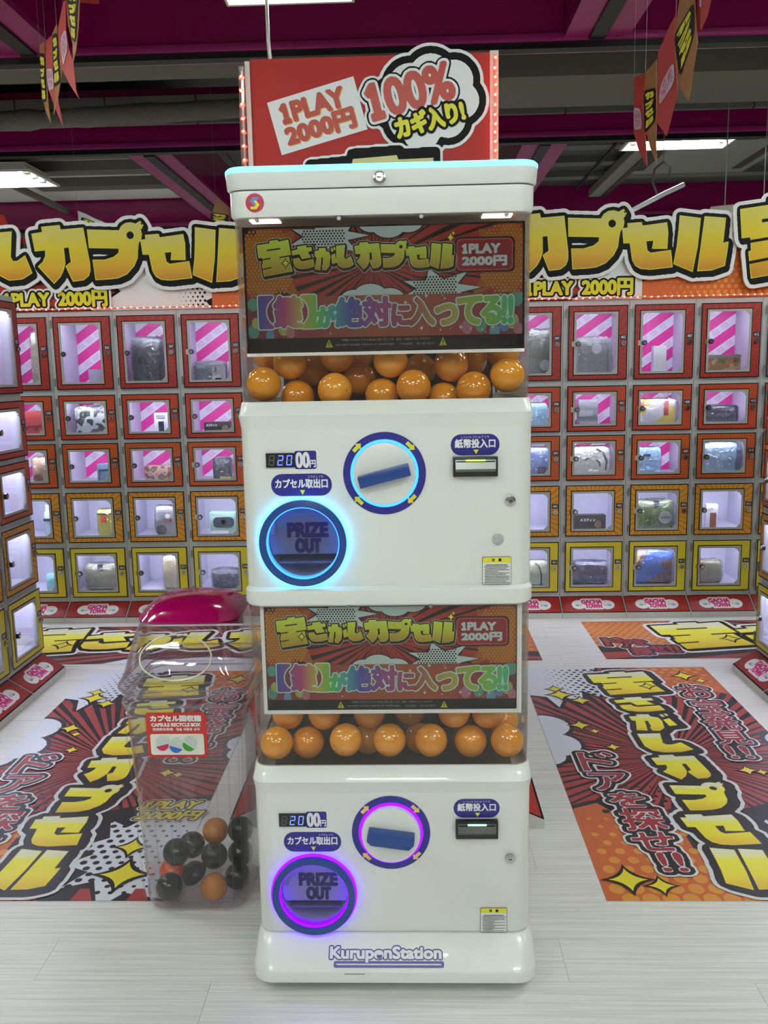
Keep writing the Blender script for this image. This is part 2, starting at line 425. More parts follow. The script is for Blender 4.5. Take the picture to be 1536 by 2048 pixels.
# hand-drawn letters of the shop's title, in one drawing (x right, y down)
def _dk(l): return [(x, -(y+.02*(x-577))) for x, y in l]
def _d2(l): return [((x-775)/.51+212, -((y-98)/.454+98)) for x, y in l]
_ring = [(855+76*math.cos(a), 152-76*math.sin(a)) for a in [math.radians(v) for v in (160, 135, 110, 85, 68)]]
TITLE = {
 'takara': [_d2([(88, 98), (180, 88), (178, 74), (240, 67), (242, 80), (313, 67), (328, 162), (312, 166), (318, 198), (322, 215), (337, 262), (132, 290), (120, 215), (128, 212), (124, 176), (97, 178)])],
 'sa': [_d2([(333, 138), (376, 128), (372, 112), (438, 104), (442, 120), (474, 116), (478, 140), (448, 146), (470, 180), (405, 188), (388, 158), (338, 166)]), _d2([(342, 186), (386, 180), (390, 194), (405, 203), (485, 190), (492, 235), (440, 247), (395, 249), (362, 240), (346, 218)])],
 'ga': [_d2([(495, 142), (526, 138), (526, 124), (573, 124), (575, 142), (600, 152), (606, 180), (596, 236), (572, 260), (548, 258), (545, 232), (552, 228), (554, 180), (543, 180), (536, 225), (530, 258), (493, 252), (510, 180), (497, 175)]), _d2([(612, 170), (638, 158), (650, 215), (618, 222)]), _d2([(610, 128), (622, 124), (628, 146), (616, 150)]), _d2([(628, 121), (640, 120), (643, 137), (633, 141)])],
 'shi': [_d2([(648, 112), (712, 108), (702, 180), (708, 192), (722, 192), (750, 176), (770, 228), (735, 245), (690, 248), (662, 235), (648, 205)])],
 'ka': [_dk([(282, 103), (402, 92), (408, 120), (555, 108), (583, 330), (583, 375), (570, 410), (535, 437), (462, 446), (420, 348), (458, 322), (450, 232), (420, 235), (422, 330), (408, 375), (385, 415), (338, 460), (240, 350), (275, 320), (293, 285), (295, 250), (228, 256), (214, 146), (285, 135)])],
 'pu': [_dk([(577, 120)]+_ring+[(893, 86), (925, 68), (934, 80), (926, 86), (932, 94), (940, 88), (946, 98), (934, 106), (938, 112), (926, 122), (932, 150), (926, 180), (908, 206), (902, 240), (895, 300), (870, 350), (820, 400), (760, 425), (700, 432), (610, 437), (600, 308), (680, 308), (740, 290), (772, 265), (775, 240), (582, 236)]), _dk(circle(855, 157, 24, 14))],
 'se': [_dk([(950, 155), (1040, 148), (1046, 170), (1198, 150), (1208, 210), (1205, 312), (1108, 312), (1115, 262), (1072, 266), (1080, 320), (1100, 335), (1228, 318), (1242, 425), (1100, 440), (1040, 435), (1005, 415), (985, 380), (968, 278), (928, 278), (918, 185), (952, 182)])],
 'ru': [_dk([(1275, 108), (1408, 125), (1395, 300), (1368, 455), (1245, 405), (1262, 300), (1270, 200)]), _dk([(1430, 114), (1564, 124), (1553, 275), (1586, 268), (1582, 321), (1569, 417), (1487, 445), (1396, 450), (1410, 318)])]}
SLITS = [_d2(p) for p in ([(158, 127), (255, 117), (256, 126), (159, 136)], [(120, 184), (182, 176), (183, 184), (121, 192)], [(245, 172), (326, 162), (327, 170), (246, 180)], [(122, 242), (186, 232), (187, 240), (123, 250)])]
STARC = _d2([(288, 212)])[0]
ORDER = ['takara', 'sa', 'ga', 'shi', 'ka', 'pu', 'se', 'ru']
_fc = {}
def _cached(key, fn):
    if key not in _fc: _fc[key] = fn()
    return _fc[key]
def title_layers(grad, z=None, thick=None):
    """title artwork in its own drawing units: [(loops, material, uvb)] from the back to the front"""
    groups = [TITLE[k] for k in ORDER]
    L = [('w', _cached('tw', lambda: fat(groups, 43, (8, -17), 420))), ('k', _cached('tk', lambda: fat(groups, 21, (10, -17), 420)))]
    return L
def put(loops, sx, sy, ox, oy): return [[(x*sx+ox, y*sy+oy) for x, y in l] for l in loops]
def title(g, sx, sy, ox, oy, grad, edge=M_lyel, outline=True):
    if outline:
        for (n, l), m_ in zip(title_layers(grad), (M_pwhite, M_black)): g.fill(put(l, sx, sy, ox, oy), m_).up()
    for k in ORDER: letter(g, k, sx, sy, ox, oy, grad, edge, outline=False)
    g.up(4)
def letter(g, k, sx, sy, ox, oy, grad, edge=M_lyel, outline=True):
    L = TITLE[k]; k0 = g.k
    if k in ('pu',): parts = [L]
    else: parts = [[l] for l in L]
    if outline:
        g.fill(put(_cached('w'+k, lambda: fat(parts, 40, (8, -20), 130)), sx, sy, ox, oy), M_pwhite).up()
        g.fill(put(_cached('k'+k, lambda: fat(parts, 22, (8, -20), 130)), sx, sy, ox, oy), M_black).up()
    b = bounds(put([l for p in parts for l in p], sx, sy, ox, oy))
    for p in parts: g.fill(put(p, sx, sy, ox, oy), edge)
    g.up()
    g.fill(put(_cached('i'+k, lambda: fat(parts, -5, None, 130)), sx, sy, ox, oy), grad, uvb=b).up()
    if k == 'takara':
        for s_ in SLITS: g.fill(put([s_], sx, sy, ox, oy), M_black)
        g.fill([star(STARC[0]*sx+ox, STARC[1]*sy+oy, 1, 72*sx, 80*sy, k=.22)], M_black).up()
        g.fill([star(STARC[0]*sx+ox, STARC[1]*sy+oy, 1, 48*sx, 54*sy, k=.22)], edge)
    if not outline: g.k = k0
def text(g, body, x0, y0, x1, y1, m_, fat_r=0, rot=0, outl=(), keep=False):
    """printed text fitted to a box; outl = [(radius, material)] from the outermost in"""
    L = fit(text_loops(body), x0, y0, x1, y1, rot, keep)
    key = (body, round(x1-x0, 5), round(y1-y0, 5), round(rot, 3), keep)
    mx, my = (x0+x1)/2, (y0+y1)/2; Lc = [[(x-mx, y-my) for x, y in l] for l in L]
    for r, om in outl: g.fill(put(_cached(key+(round(r, 6),), lambda: fat([Lc], r)), 1, 1, mx, my), om).up()
    b = bounds(L)
    g.fill(put(_cached(key+(round(fat_r, 6), 'f'), lambda: fat([Lc], fat_r)), 1, 1, mx, my) if fat_r else L, m_, uvb=b).up()
    return g
def _keep(g, p):
    cb = getattr(g, 'cb', None); return clip(p, *cb) if cb else p
def dots(g, x0, y0, x1, y1, p, rfun, m_, inside=None, sx=1, sy=1, n=8):
    row = 0; y = y0
    while y < y1:
        x = x0+(p/2 if row % 2 else 0)
        while x < x1:
            r = rfun((x-x0)/(x1-x0), (y-y0)/(y1-y0))
            if r > p*.06 and (inside is None or inside(x, y)):
                q_ = _keep(g, circle(x, y, r, n, sx, sy))
                if len(q_) > 2: g.fill([q_], m_)
            x += p*sx
        y += p*.5*sy*1.6; row += 1
def jag(cx, cy, r0, r1, n, x0, y0, x1, y1, a0=0, sx=1, sy=1, seed=1):
    rd = random.Random(seed); pts = []
    for i in range(n*2):
        a = a0+PI*i/n; r = (r1 if i % 2 == 0 else r0)*(1+rd.uniform(-.12, .12)); pts.append((cx+r*sx*math.cos(a), cy+r*sy*math.sin(a)))
    return clip(pts, x0, y0, x1, y1)
def rays(g, cx, cy, x0, y0, x1, y1, n, m_, R=4, wmin=.18, wmax=.5, seed=3):
    rd = random.Random(seed)
    for i in range(n):
        a = 2*PI*i/n+rd.uniform(-.02, .02); wd = PI/n*rd.uniform(wmin, wmax)*1.4
        p = clip([(cx, cy), (cx+R*math.cos(a-wd), cy+R*math.sin(a-wd)), (cx+R*math.cos(a+wd), cy+R*math.sin(a+wd))], x0, y0, x1, y1)
        if len(p) > 2: g.fill([p], m_)
def gacha_logo(w, h):
    """two-line shop logo sticker centred on the origin"""
    g = G(.0002); L1 = fit(text_loops('GACHA'), -.28*w, .02*h, .24*w, .40*h); L2 = fit(text_loops('TOWN'), -.20*w, -.40*h, .22*w, -.04*h)
    blobs = [[circle(-.36*w, -.06*h, .13*w, 16, 1, .8)], [circle(.36*w, -.08*h, .14*w, 16, 1, .75)]]
    g.fill(fat([L1, L2]+blobs, .055*w, None, 120), M_pwhite).up()
    for cx, c in ((-.40, 'g'), (-.31, 'p'), (.32, 'p'), (.42, 'b')):
        g.fill([circle(cx*w, -.08*h, .05*w, 12)], {'g': mat('logo_green', (60, 140, 80)), 'p': mat('logo_pink', (230, 180, 170)), 'b': mat('logo_blue', (90, 130, 190))}[c])
        g.fill([circle(cx*w, -.02*h, .045*w, 12, 1, .7)], mat('logo_bubble', (200, 205, 205)), z=(g.k+1)*g.step)
    g.up(2)
    for L in (L1, L2): g.fill(fat([L], .012*w, None, 100), M_magenta)
    return g
def cloud(cx, cy, rs, s=1.0):
    """bumpy cloud outline as a union of circles"""
    return [[circle(cx+x*s, cy+y*s, r*s, 20)] for x, y, r in rs]

# ================================================================== SETTING
def plank_material(name, c):
    m = bpy.data.materials.new(name); m.use_nodes = True; nt = m.node_tree; b = nt.nodes['Principled BSDF']
    b.inputs['Roughness'].default_value = .3; b.inputs['Specular IOR Level'].default_value = .45
    tc = nt.nodes.new('ShaderNodeTexCoord'); oi = nt.nodes.new('ShaderNodeObjectInfo'); mp = nt.nodes.new('ShaderNodeMapping')
    mp.inputs['Scale'].default_value = (1.5, 60, 1); n = nt.nodes.new('ShaderNodeTexNoise'); n.inputs['Scale'].default_value = 2.2; n.inputs['Detail'].default_value = 4
    add = nt.nodes.new('ShaderNodeVectorMath'); add.operation = 'ADD'; nt.links.new(tc.outputs['Object'], mp.inputs[0]); nt.links.new(mp.outputs[0], add.inputs[0])
    comb = nt.nodes.new('ShaderNodeCombineXYZ'); nt.links.new(nodes_math(nt, 'MULTIPLY', oi.outputs['Random'], 50.0), comb.inputs[0]); nt.links.new(comb.outputs[0], add.inputs[1])
    nt.links.new(add.outputs[0], n.inputs['Vector']); r = nt.nodes.new('ShaderNodeValToRGB'); nt.links.new(n.outputs['Fac'], r.inputs[0])
    r.color_ramp.elements[0].position = .3; r.color_ramp.elements[0].color = lin([v*.9 for v in c]); r.color_ramp.elements[1].position = .62; r.color_ramp.elements[1].color = lin(c)
    nt.links.new(r.outputs[0], b.inputs['Base Color']); MATS[name] = m
    return m
M_plank = plank_material('whitewashed_plank', (228, 226, 222))
floor = MB().box(-7, 7, -5, 12, -.12, -.006).build('floor', mat('floor_base', (150, 148, 142), .5)); tag(floor, None, kind='structure')
PW, PL = .152, 1.22
pm = MB().box(.0004, PL-.0004, .0004, PW-.0004, -.006, 0).mesh('plank', M_plank)
cnt = 0
for r_ in range(25):
    y = 1.17+r_*PW
    if y > 4.85: break
    off = (r_*0.41) % PL
    xs = -2.9-off
    lim = .62+.47*y
    while xs < 2.6:
        if xs+PL > -lim and xs < lim: link('plank', pm, floor, (xs, y, 0)); cnt += 1
        xs += PL
# plain floor continuing past the planks in view
MB().box(-7, 7, 4.965, 12, -.006, 0).box(-7, 7, -5, 1.168, -.006, 0).box(-7, -4.1, 1.168, 4.965, -.006, 0).box(3.9, 7, 1.168, 4.965, -.006, 0).build('floor_surface', M_plank, floor)

M_ceil = mat('dark_ceiling', (70, 68, 62), .7)
M_ceilp = mat('pale_ceiling_panel', (226, 226, 218), .6)
ceiling = MB().box(-7, 7, -5, 12, 3.42, 3.6).build('ceiling', M_ceil); tag(ceiling, None, kind='structure')
# slab boards with dark joints, seen between the beams
cb = MB().box(.006, .594, .006, 1.19, 3.395, 3.42).mesh('ceiling_board', mat('ceiling_board_grey', (88, 86, 80), .7))
for i in range(-5, 6):
    for j in range(0, 5): link('ceiling_board', cb, ceiling, (i*.6+.13, 3.0+j*1.2, 0))
for nm, b in (('wall_back', (-7, 7, 11.9, 12)), ('wall_left', (-7, -6.9, -5, 12)), ('wall_right', (6.9, 7, -5, 12)), ('wall_front', (-7, 7, -5, -4.9))):
    tag(MB().box(b[0], b[1], b[2], b[3], 0, 3.42).build(nm, mat('wall_paint', (150, 140, 136), .7)), None, kind='structure')
M_beam = mat('magenta_beam_paint', (150, 12, 92), .22, coat=.4)
M_rail = mat('magenta_beam_flange', (160, 36, 112), .3)
def beam_x(y, z, h, label, x0=-6.8, x1=6.8, n=1):
    t = thing('ceiling_beam', label, 'beam', (0, y, z), group='magenta steel ceiling beams')
    MB().box(x0, x1, 0, .09, .03, h).build('web', M_beam, t)
    MB().box(x0, x1, -.018, .10, 0, .03).build('flange', M_rail, t, bevel=.004)
    MB().box(x0, x1, .0, .06, -.028, 0).build('track', mat('black_track', (14, 14, 16), .4), t)
    MB().box(x0, x1, .1, .115, -.012, .004).build('edge_strip', mat('pink_edge_strip', (190, 150, 160), .4), t)
    return t
beam_x(4.09, 2.77, .33, 'front magenta ceiling beam running across, just above the red price sign')
beam_x(5.60, 2.75, .34, 'second magenta beam running across, level with the top of the machine')
beam_x(8.1, 2.70, .42, 'farthest magenta beam, low behind the yellow letter signs')
def beam_y(x, y0, y1, z, h, label):
    t = thing('ceiling_beam', label, 'beam', (x, y0, z), group='magenta steel ceiling beams'); L = y1-y0
    for s in (-1, 1):
        MB().box(s*.035 if s > 0 else -.14, .14 if s > 0 else -.035, 0, L, .0, .03).build('flange', M_rail, t)
    MB().box(-.14, .14, 0, L, .03, h).build('web', M_beam, t)
    MB().box(-.034, .034, 0, L, -.012, .02).build('track', mat('black_track', (14, 14, 16), .4), t)
    return t
beam_y(-1.62, 5.72, 8.09, 2.74, .34, 'slanting-away magenta beam at upper left, between the second and the farthest beam')
beam_y(.83, 2.2, 4.08, 2.78, .34, 'magenta beam running away at top right towards the front beam')
beam_y(-1.66, 2.2, 4.08, 2.78, .34, 'magenta beam running away at the top left corner')
beam_y(.86, 5.72, 8.09, 2.74, .3, 'magenta beam with red reflections, just right of the price sign')
# grey duct parallel to the front beam, insulated pipe
t = thing('air_duct', 'long grey square duct running across behind the front magenta beam', 'duct', (0, 4.42, 2.86))
MB().box(-6.5, .1, 0, .3, .0, .13).build('duct_body', mat('duct_grey', (112, 108, 98), .6), t)
MB().box(.12, 6.5, 0, .5, -.13, .13).build('duct_body', mat('duct_grey', (112, 108, 98), .6), t)
MB().box(.10, .13, -.01, .52, -.14, .14).build('joint', mat('duct_joint', (90, 88, 80), .6), t)
pipe = MB(); rings = []
rd = random.Random(5)
for i in range(121):
    x = -6+i*.08; z = 2.83+.06*math.sin(x*.45)+.03*x/6; r = .052+rd.uniform(-.006, .006)
    rings.append([(x, 5.03+r*math.cos(a)*rd.uniform(.93, 1.07), z+r*math.sin(a)*rd.uniform(.93, 1.07)) for a in [2*PI*k/14 for k in range(14)]])
pipe.loft(rings)
tag(pipe.build('insulated_pipe', mat('lagging_grey', (120, 116, 104), .75, bump=.6, bscale=60)), 'lumpy lagged grey pipe crossing the ceiling at left behind the front beam', 'pipe')
t = thing('wall_panel', 'pale hanging panel strip with dark joints behind the lagged pipe', 'panel', (0, 5.5, 2.86))
for i in range(14): MB().box(-4+i*.55, -4+i*.55+.54, 0, .03, 0, .16).build('tile', mat('strip_grey', (120, 116, 110), .6), t)
# pale panels beyond the second beam
t = thing('ceiling_panel', 'pale grey-white ceiling panel with three dark ribs beyond the second beam', 'ceiling panel', (0, 0, 0))
MB().box(-4.6, -1.80, 5.75, 8.05, 2.93, 2.96).build('panel', M_ceilp, t)
for y in (6.15, 6.62, 7.15):
    MB().box(-2.95, -1.82, y, y+.16, 2.86, 2.93).build('rib', mat('rib_grey', (104, 98, 90), .6), t)
MB().box(-1.82, -1.74, 5.75, 8.05, 2.78, 2.93).build('dark_edge', mat('dark_edge_grey', (58, 54, 52), .6), t)
t = thing('ceiling_rail', 'thin grey rail crossing the pale ceiling panel below the left light', 'rail', (0, 0, 0))
MB().box(-3.06, -3.02, 5.72, 8.05, 2.82, 2.86).build('rail', mat('duct_grey', (112, 108, 98), .6), t)
t = thing('ceiling_louver', 'grey ceiling with paler cross bands seen right of the machine top', 'ceiling panel', (0, 0, 0))
MB().box(1.05, 6, 5.75, 8.05, 2.95, 2.98).build('panel', mat('louver_dark', (78, 78, 74), .6), t)
for y in (6.0, 6.5, 7.0, 7.5):
    MB().box(1.05, 6, y, y+.13, 2.91, 2.95).build('band', mat('louver_pale', (112, 114, 106), .6), t)
MB().tube([(1.46, 5.75, 2.9), (1.46, 8.0, 2.9)], .012).build('rod', mat('rod_black', (20, 20, 20), .5), t)
t = thing('air_conditioner', 'pale ceiling cassette air conditioner with dark slots at upper right', 'air conditioner', (2.15, 6.5, 2.86))
MB().box(-.48, .48, -.42, .75, 0, .07).build('body', mat('cassette_white', (150, 152, 142), .5), t, bevel=.01)
for x in (-.40, .34): MB().box(x, x+.07, -.3, .6, -.004, .002).build('vent', M_dark, t)
for k in range(3): MB().box(-.2+k*.02, .2, -.34+k*.02, -.33+k*.02, -.008-k*.001, .0).build('louver', M_dark, t)
t = thing('ceiling_rail', 'pale diagonal rail running away left of the air conditioner', 'rail', (0, 0, 0))
MB().box(1.58, 1.68, 5.9, 8.0, 2.84, 2.90).build('rail', mat('rail_pale', (140, 140, 130), .5), t)
MB().box(1.68, 1.72, 5.9, 8.0, 2.83, 2.86).build('groove', M_dark, t)
# fluorescent light fixtures
M_fix = mat('fixture_enamel', (225, 225, 215), .4)
M_tube = emis('fluorescent_tube', (246, 255, 250), TUBE_POWER)
fx_body = MB().box(-.32, .32, -.16, .16, .05, .07)
for a in (-1, 1):
    fx_body.add([(a*.32, -.16, .06), (a*.32, .16, .06), (a*.36, .2, 0), (a*.36, -.2, 0)], [(0, 1, 2, 3)])
    fx_body.add([(-.32, a*.16, .06), (.32, a*.16, .06), (.36, a*.2, 0), (-.36, a*.2, 0)], [(0, 1, 2, 3)])
fx_rim = MB().prism([[(-.375, -.215), (.375, -.215), (.375, .215), (-.375, .215)], [(-.36, -.2), (.36, -.2), (.36, .2), (-.36, .2)]], -.006, .008)
fxb, fxr = fx_body.mesh('reflector', M_fix), fx_rim.mesh('rim', M_fix)
fxt = MB().cyl((-.29, 0, 0), 0, .016, .58, 10).mesh('tube', M_tube)
fxe = MB().box(-.325, -.29, -.02, .02, -.0, .05).mesh('tube_holder', M_fix)
def light(x, y, z, label, sx=1.0, n=2, sy=1.0, open_top=False):
    t = thing('ceiling_light', label, 'ceiling light', (x, y, z), group='fluorescent ceiling lights'); t.scale = (sx, sy, 1)
    link('rim', fxr, t)
    if not open_top: link('reflector', fxb, t)
    else: MB().box(-.36, .36, -.012, .012, .05, .07).box(-.36, -.33, -.2, .2, .0, .06).box(.33, .36, -.2, .2, .0, .06).build('spine', M_fix, t)
    for k in range(n):
        yy = (k-(n-1)/2)*.11
        link('tube', fxt, t, (0, yy, .024))
        link('tube_holder', fxe, t, (0, yy, 0)); link('tube_holder', fxe, t, (.615, yy, 0))
    MB().tube([(0, 0, .07), (0, 0, 3.4-z)], .008, 6).build('stem', M_grey, t)
    return t
light(-.44, 3.42, 2.78, 'fluorescent light directly above the red price sign, with a cord hanging past it', .66, 1, 1.0)
light(-2.98, 6.38, 2.76, 'three-tube fluorescent light at the left edge under the pale ceiling', 1.15, 3, 1.2)
light(1.72, 5.85, 2.76, 'fluorescent light at the right behind the hanging pennants', .9, 2, .8)
for i, (x, y) in enumerate([(-1.9, .1), (1.5, .1), (-2.0, -1.9), (1.6, -1.9), (-1.9, 2.3), (1.9, 2.3), (-.1, -.9), (-.2, -3.2), (-3.9, .8), (3.9, .8), (3.2, 3.6), (-3.5, 3.6), (-2.6, 9.7), (.4, 9.7), (3.2, 9.7)]):
    light(x, y, 2.9, 'fluorescent ceiling light outside the picture, '+['left of the camera', 'right of the camera', 'behind the camera on the left', 'behind the camera on the right', 'over the left mat', 'over the right mat', 'just behind the camera', 'far behind the camera', 'beyond the left aisle', 'beyond the right aisle', 'over the right side lockers', 'over the left side lockers', 'added beyond the left back lockers to brighten the ceiling', 'added beyond the machine and back lockers to brighten the ceiling', 'added beyond the right back lockers to brighten the ceiling'][i], 1.6, 2, 1)  # last three are unseen lamps added to bounce light onto the ceiling

# cord hanging from the light
tag(MB().tube([(-.475, 3.30, 2.75), (-.47, 3.20, 2.66), (-.44, 3.0, 2.42), (-.40, 2.75, 2.28), (-.37, 2.52, 2.12)], .006).build('power_cord', mat('cord_white', (190, 185, 175), .5)), 'pale cord hanging from the top light down behind the red price sign', 'cord')
# spotlight-like round speaker and red card at the very top
t = thing('ceiling_speaker', 'round dark ceiling fitting at the top edge left of the light', 'speaker', (-1.28, 3.86, 3.1))
MB().cyl((0, 0, 0), 2, .07, .05, 20).build('ring', M_grey, t); MB().cyl((0, 0, -.02), 2, .045, .03, 20).build('grille', M_dark, t)
# ceiling hooks, hanging white bar and blank card at right
t = thing('hanging_bar', 'white slanting bar hanging from a wire hook right of the machine', 'hanger', (1.45, 5.3, 2.33))
MB().tube([(-.17, 0, -.08), (.05, .05, .03), (.17, .1, .085)], .014).build('bar', M_pwhite, t)
MB().tube([(0, .03, .02), (-.03, .03, .09), (-.02, .03, .16), (.03, .03, .2), (.07, .03, .17), (.06, .03, .1)], .007).build('hook', mat('hook_grey', (110, 108, 100), .4, .6), t)
MB().tube([(.03, .03, .2), (.03, .03, 1.066)], .0025, 6).build('wire', mat('wire_grey', (150, 150, 150), .4), t)
t = thing('blank_card', 'plain beige card hanging under the right ceiling, above the yellow letters', 'card', (1.93, 5.3, 2.21))
MB().add([(-.2, 0, -.07), (.19, 0, -.03), (.21, 0, .09), (-.18, 0, .06), (-.2, .004, -.07), (.19, .004, -.03), (.21, .004, .09), (-.18, .004, .06)], [(0, 1, 2, 3), (7, 6, 5, 4), (0, 4, 5, 1), (2, 6, 7, 3), (0, 3, 7, 4), (1, 5, 6, 2)]).build('card', mat('card_beige', (175, 165, 150), .6), t)
for x in (-.1, .12): MB().tube([(x, 0, .06), (x, 0, .62)], .003, 6).build('wire', mat('wire_grey', (150, 150, 150), .4), t)

# ================================================================== LOCKERS
COLW, LY, LTOP = .3515, 4.80, 1.717
ROWS = [(1.299, 1.692), (1.023, 1.269), (.755, 1.003), (.443, .728), (.126, .413)]
LD = .36
M_stripe = stripes('pink_striped_paper', (214, 42, 140), (228, 226, 236), math.radians(35), .098, .52)
M_lockled = emis('locker_led', (232, 236, 255), LOCKER_POWER)
def rowmat(name, c1, c2, dot=None, p=.012, grad=0):
    m = bpy.data.materials.new(name); m.use_nodes = True; nt = m.node_tree; b = nt.nodes['Principled BSDF']; b.inputs['Roughness'].default_value = .4
    tc = nt.nodes.new('ShaderNodeTexCoord'); sp = nt.nodes.new('ShaderNodeSeparateXYZ'); nt.links.new(tc.outputs['Object'], sp.inputs[0])
    mx = nt.nodes.new('ShaderNodeMix'); mx.data_type = 'RGBA'; mx.inputs['A'].default_value = lin(c1); mx.inputs['B'].default_value = lin(c2)
    gx = nodes_math(nt, 'ADD', nodes_math(nt, 'MULTIPLY', sp.outputs['X'], 2.0*grad if grad else 0.0), nodes_math(nt, 'MULTIPLY', sp.outputs['Z'], 2.2*grad if grad else 0.0))
    if dot == 'dots':
        sc = PI/p
        a = nodes_math(nt, 'MULTIPLY', nodes_math(nt, 'SINE', nodes_math(nt, 'MULTIPLY', nodes_math(nt, 'ADD', sp.outputs['X'], sp.outputs['Z']), sc)), nodes_math(nt, 'SINE', nodes_math(nt, 'MULTIPLY', nodes_math(nt, 'SUBTRACT', sp.outputs['X'], sp.outputs['Z']), sc)))
        f = nodes_math(nt, 'GREATER_THAN', nodes_math(nt, 'ADD', a, gx), .55)
    elif dot == 'rays':
        at = nodes_math(nt, 'ARCTAN2', nodes_math(nt, 'SUBTRACT', sp.outputs['Z'], .14), nodes_math(nt, 'SUBTRACT', sp.outputs['X'], .16))
        f = nodes_math(nt, 'GREATER_THAN', nodes_math(nt, 'SINE', nodes_math(nt, 'MULTIPLY', at, 37.0)), .82)
    else:
        f = nodes_math(nt, 'ADD', gx, 0.0)
    nt.links.new(f, mx.inputs['Factor']); nt.links.new(mx.outputs['Result'], b.inputs['Base Color']); mx.clamp_factor = True
    MATS[name] = m
    return m
ROWM = [rowmat('door_print_red', (142, 32, 26), (160, 44, 30), 'rays'), rowmat('door_print_vermilion', (160, 44, 26), (176, 66, 30), None, grad=.8),
        rowmat('door_print_orange_dots', (172, 70, 28), (184, 92, 32), 'dots', .016, .45), rowmat('door_print_amber_rays', (200, 140, 38), (170, 96, 30), 'rays'),
        rowmat('door_print_yellow', (206, 188, 44), (214, 206, 120), 'dots', .012, -.35)]
M_clear = clear('locker_window_plastic', (250, 250, 252), 1.0, .04, haze=.006)
WX0, WX1, WZB, WZT = .027, .269, .025, .029     # window position inside a door
DW = .316
def door_mesh(h, mrow):
    m = MB(); o = .005
    ring = lambda x0, x1, z0, z1, X0, X1, Z0, Z1: [[(x0, z0), (x1, z0), (x1, z1), (x0, z1)], [(X0, Z0), (X1, Z0), (X1, Z1), (X0, Z1)]]
    wz1 = h-WZT
    m.prism(ring(0, DW, 0, h, WX0+.006, WX1-.006, WZB+.006, wz1-.006), 0, .016, 0, axis='y')
    m.prism(ring(0, DW, 0, h, o, DW-o, o, h-o), -.0012, 0, 1, axis='y')
    m.prism(ring(o, DW-o, o, h-o, WX0, WX1, WZB, wz1), -.001, 0, 2, axis='y')
    m.prism(ring(WX0, WX1, WZB, wz1, WX0+.005, WX1-.005, WZB+.005, wz1-.005), -.0013, 0, 1, axis='y')
    return m.mesh('door', [M_grey, M_black, mrow])
def bezel_mesh(h):
    x0, x1, z0, z1 = WX0+.005, WX1-.005, WZB+.005, h-WZT-.005; a = .011; s = .009
    inner = [(x0+a, z0+a), (x1-a-2*s, z0+a), (x1-a-2*s, z0+a+s), (x1-a-s, z0+a+s), (x1-a-s, z0+a+2*s), (x1-a, z0+a+2*s), (x1-a, z1-a-2.4*s), (x1-a-.8*s, z1-a-2*s), (x1-a-.8*s, z1-a-.9*s), (x1-a-2.2*s, z1-a-.7*s), (x1-a-2.4*s, z1-a), (x0+a, z1-a)]
    return MB().prism([[(x0, z0), (x1, z0), (x1, z1), (x0, z1)], inner], -.004, .004, axis='y').mesh('window_frame', M_bezel)
def pane_mesh(h): return MB().box(WX0+.008, WX1-.008, .005, .008, WZB+.008, h-WZT-.008).mesh('pane', M_clear)
lock_me = MB().cyl((0, -.012, 0), 1, .0125, .012, 20).cyl((0, -.014, 0), 1, .008, .003, 16).box(-.0015, .0015, -.0155, -.0135, -.005, .005, 1).mesh('lock', [M_chrome, M_dark])
def knob_mesh(c): return MB().prism([rrect(-.032, .006, -.014, .014, .006)], -.0035, -.0005, 1, axis='y').cyl((0, -.016, 0), 1, .0135, .013, 20, 2).cyl((0, -.0185, 0), 1, .0095, .003, 20, 0).mesh('knob', [M_chrome, c, M_dark])
hinge_me = MB().box(-.012, -.004, -.006, .0, -.022, .022).mesh('hinge', mat('hinge_grey', (130, 128, 126), .35, .3))
plate_me = MB().box(-.017, .017, -.0022, 0, -.0125, .0125, 0).mesh('number_plate', mat('plate_navy', (26, 24, 50), .4))
DOORS = [door_mesh(b-a, ROWM[i]) for i, (a, b) in enumerate(ROWS)]
BEZ = [bezel_mesh(b-a) for a, b in ROWS]; PAN = [pane_mesh(b-a) for a, b in ROWS]
KNOB = [knob_mesh(mat('knob_tab_%s' % n, c, .4)) for n, c in (('red', (120, 24, 28)), ('rust', (130, 60, 30)), ('brown', (128, 86, 30)), ('gold', (150, 110, 40)), ('clear', (180, 178, 170)))]
# cabinet: carcass with five lit compartments
cab = MB(); X0, X1 = .012, COLW-.012
cab.box(.001, X0, 0, LD, .097, LTOP).box(X1, COLW-.001, 0, LD, .097, LTOP).box(X0, X1, LD-.012, LD, .097, LTOP, 1)
zs = [LTOP]+[v for a, b in ROWS for v in (b, a)]+[.097]
cab.box(X0, X1, 0, LD-.012, ROWS[0][1]-.004, LTOP)
for i in range(4): cab.box(X0, X1, 0, LD-.012, ROWS[i+1][1]-.004, ROWS[i][0]+.012)
cab.box(X0, X1, 0, LD-.012, .097, ROWS[4][0]+.012)
cab.box(.001, .0265, -.001, .012, .097, LTOP).box(.339, COLW-.001, -.001, .012, .097, LTOP)
for a, b in ROWS:      # pale lining
    cab.box(X0, X0+.002, .02, LD-.012, a+.012, b-.004, 1).box(X1-.002, X1, .02, LD-.012, a+.012, b-.004, 1).box(X0, X1, .02, LD-.012, a+.012, a+.0135, 1)
cab.box(-.0005, .001, -.0008, LD-.02, .097, LTOP, 2)
CAB = cab.mesh('cabinet', [M_grey, M_lgrey, mat('joint_dark', (60, 58, 58), .6)])
vent = MB()
for k in range(4): vent.box(.0, .045, -.0012, 0, k*.011, k*.011+.003)
VENT = vent.mesh('vent_slots', M_dark)
LED = MB().box(.03, COLW-.03, .024, .034, -.012, -.004).mesh('light_strip', M_lockled)
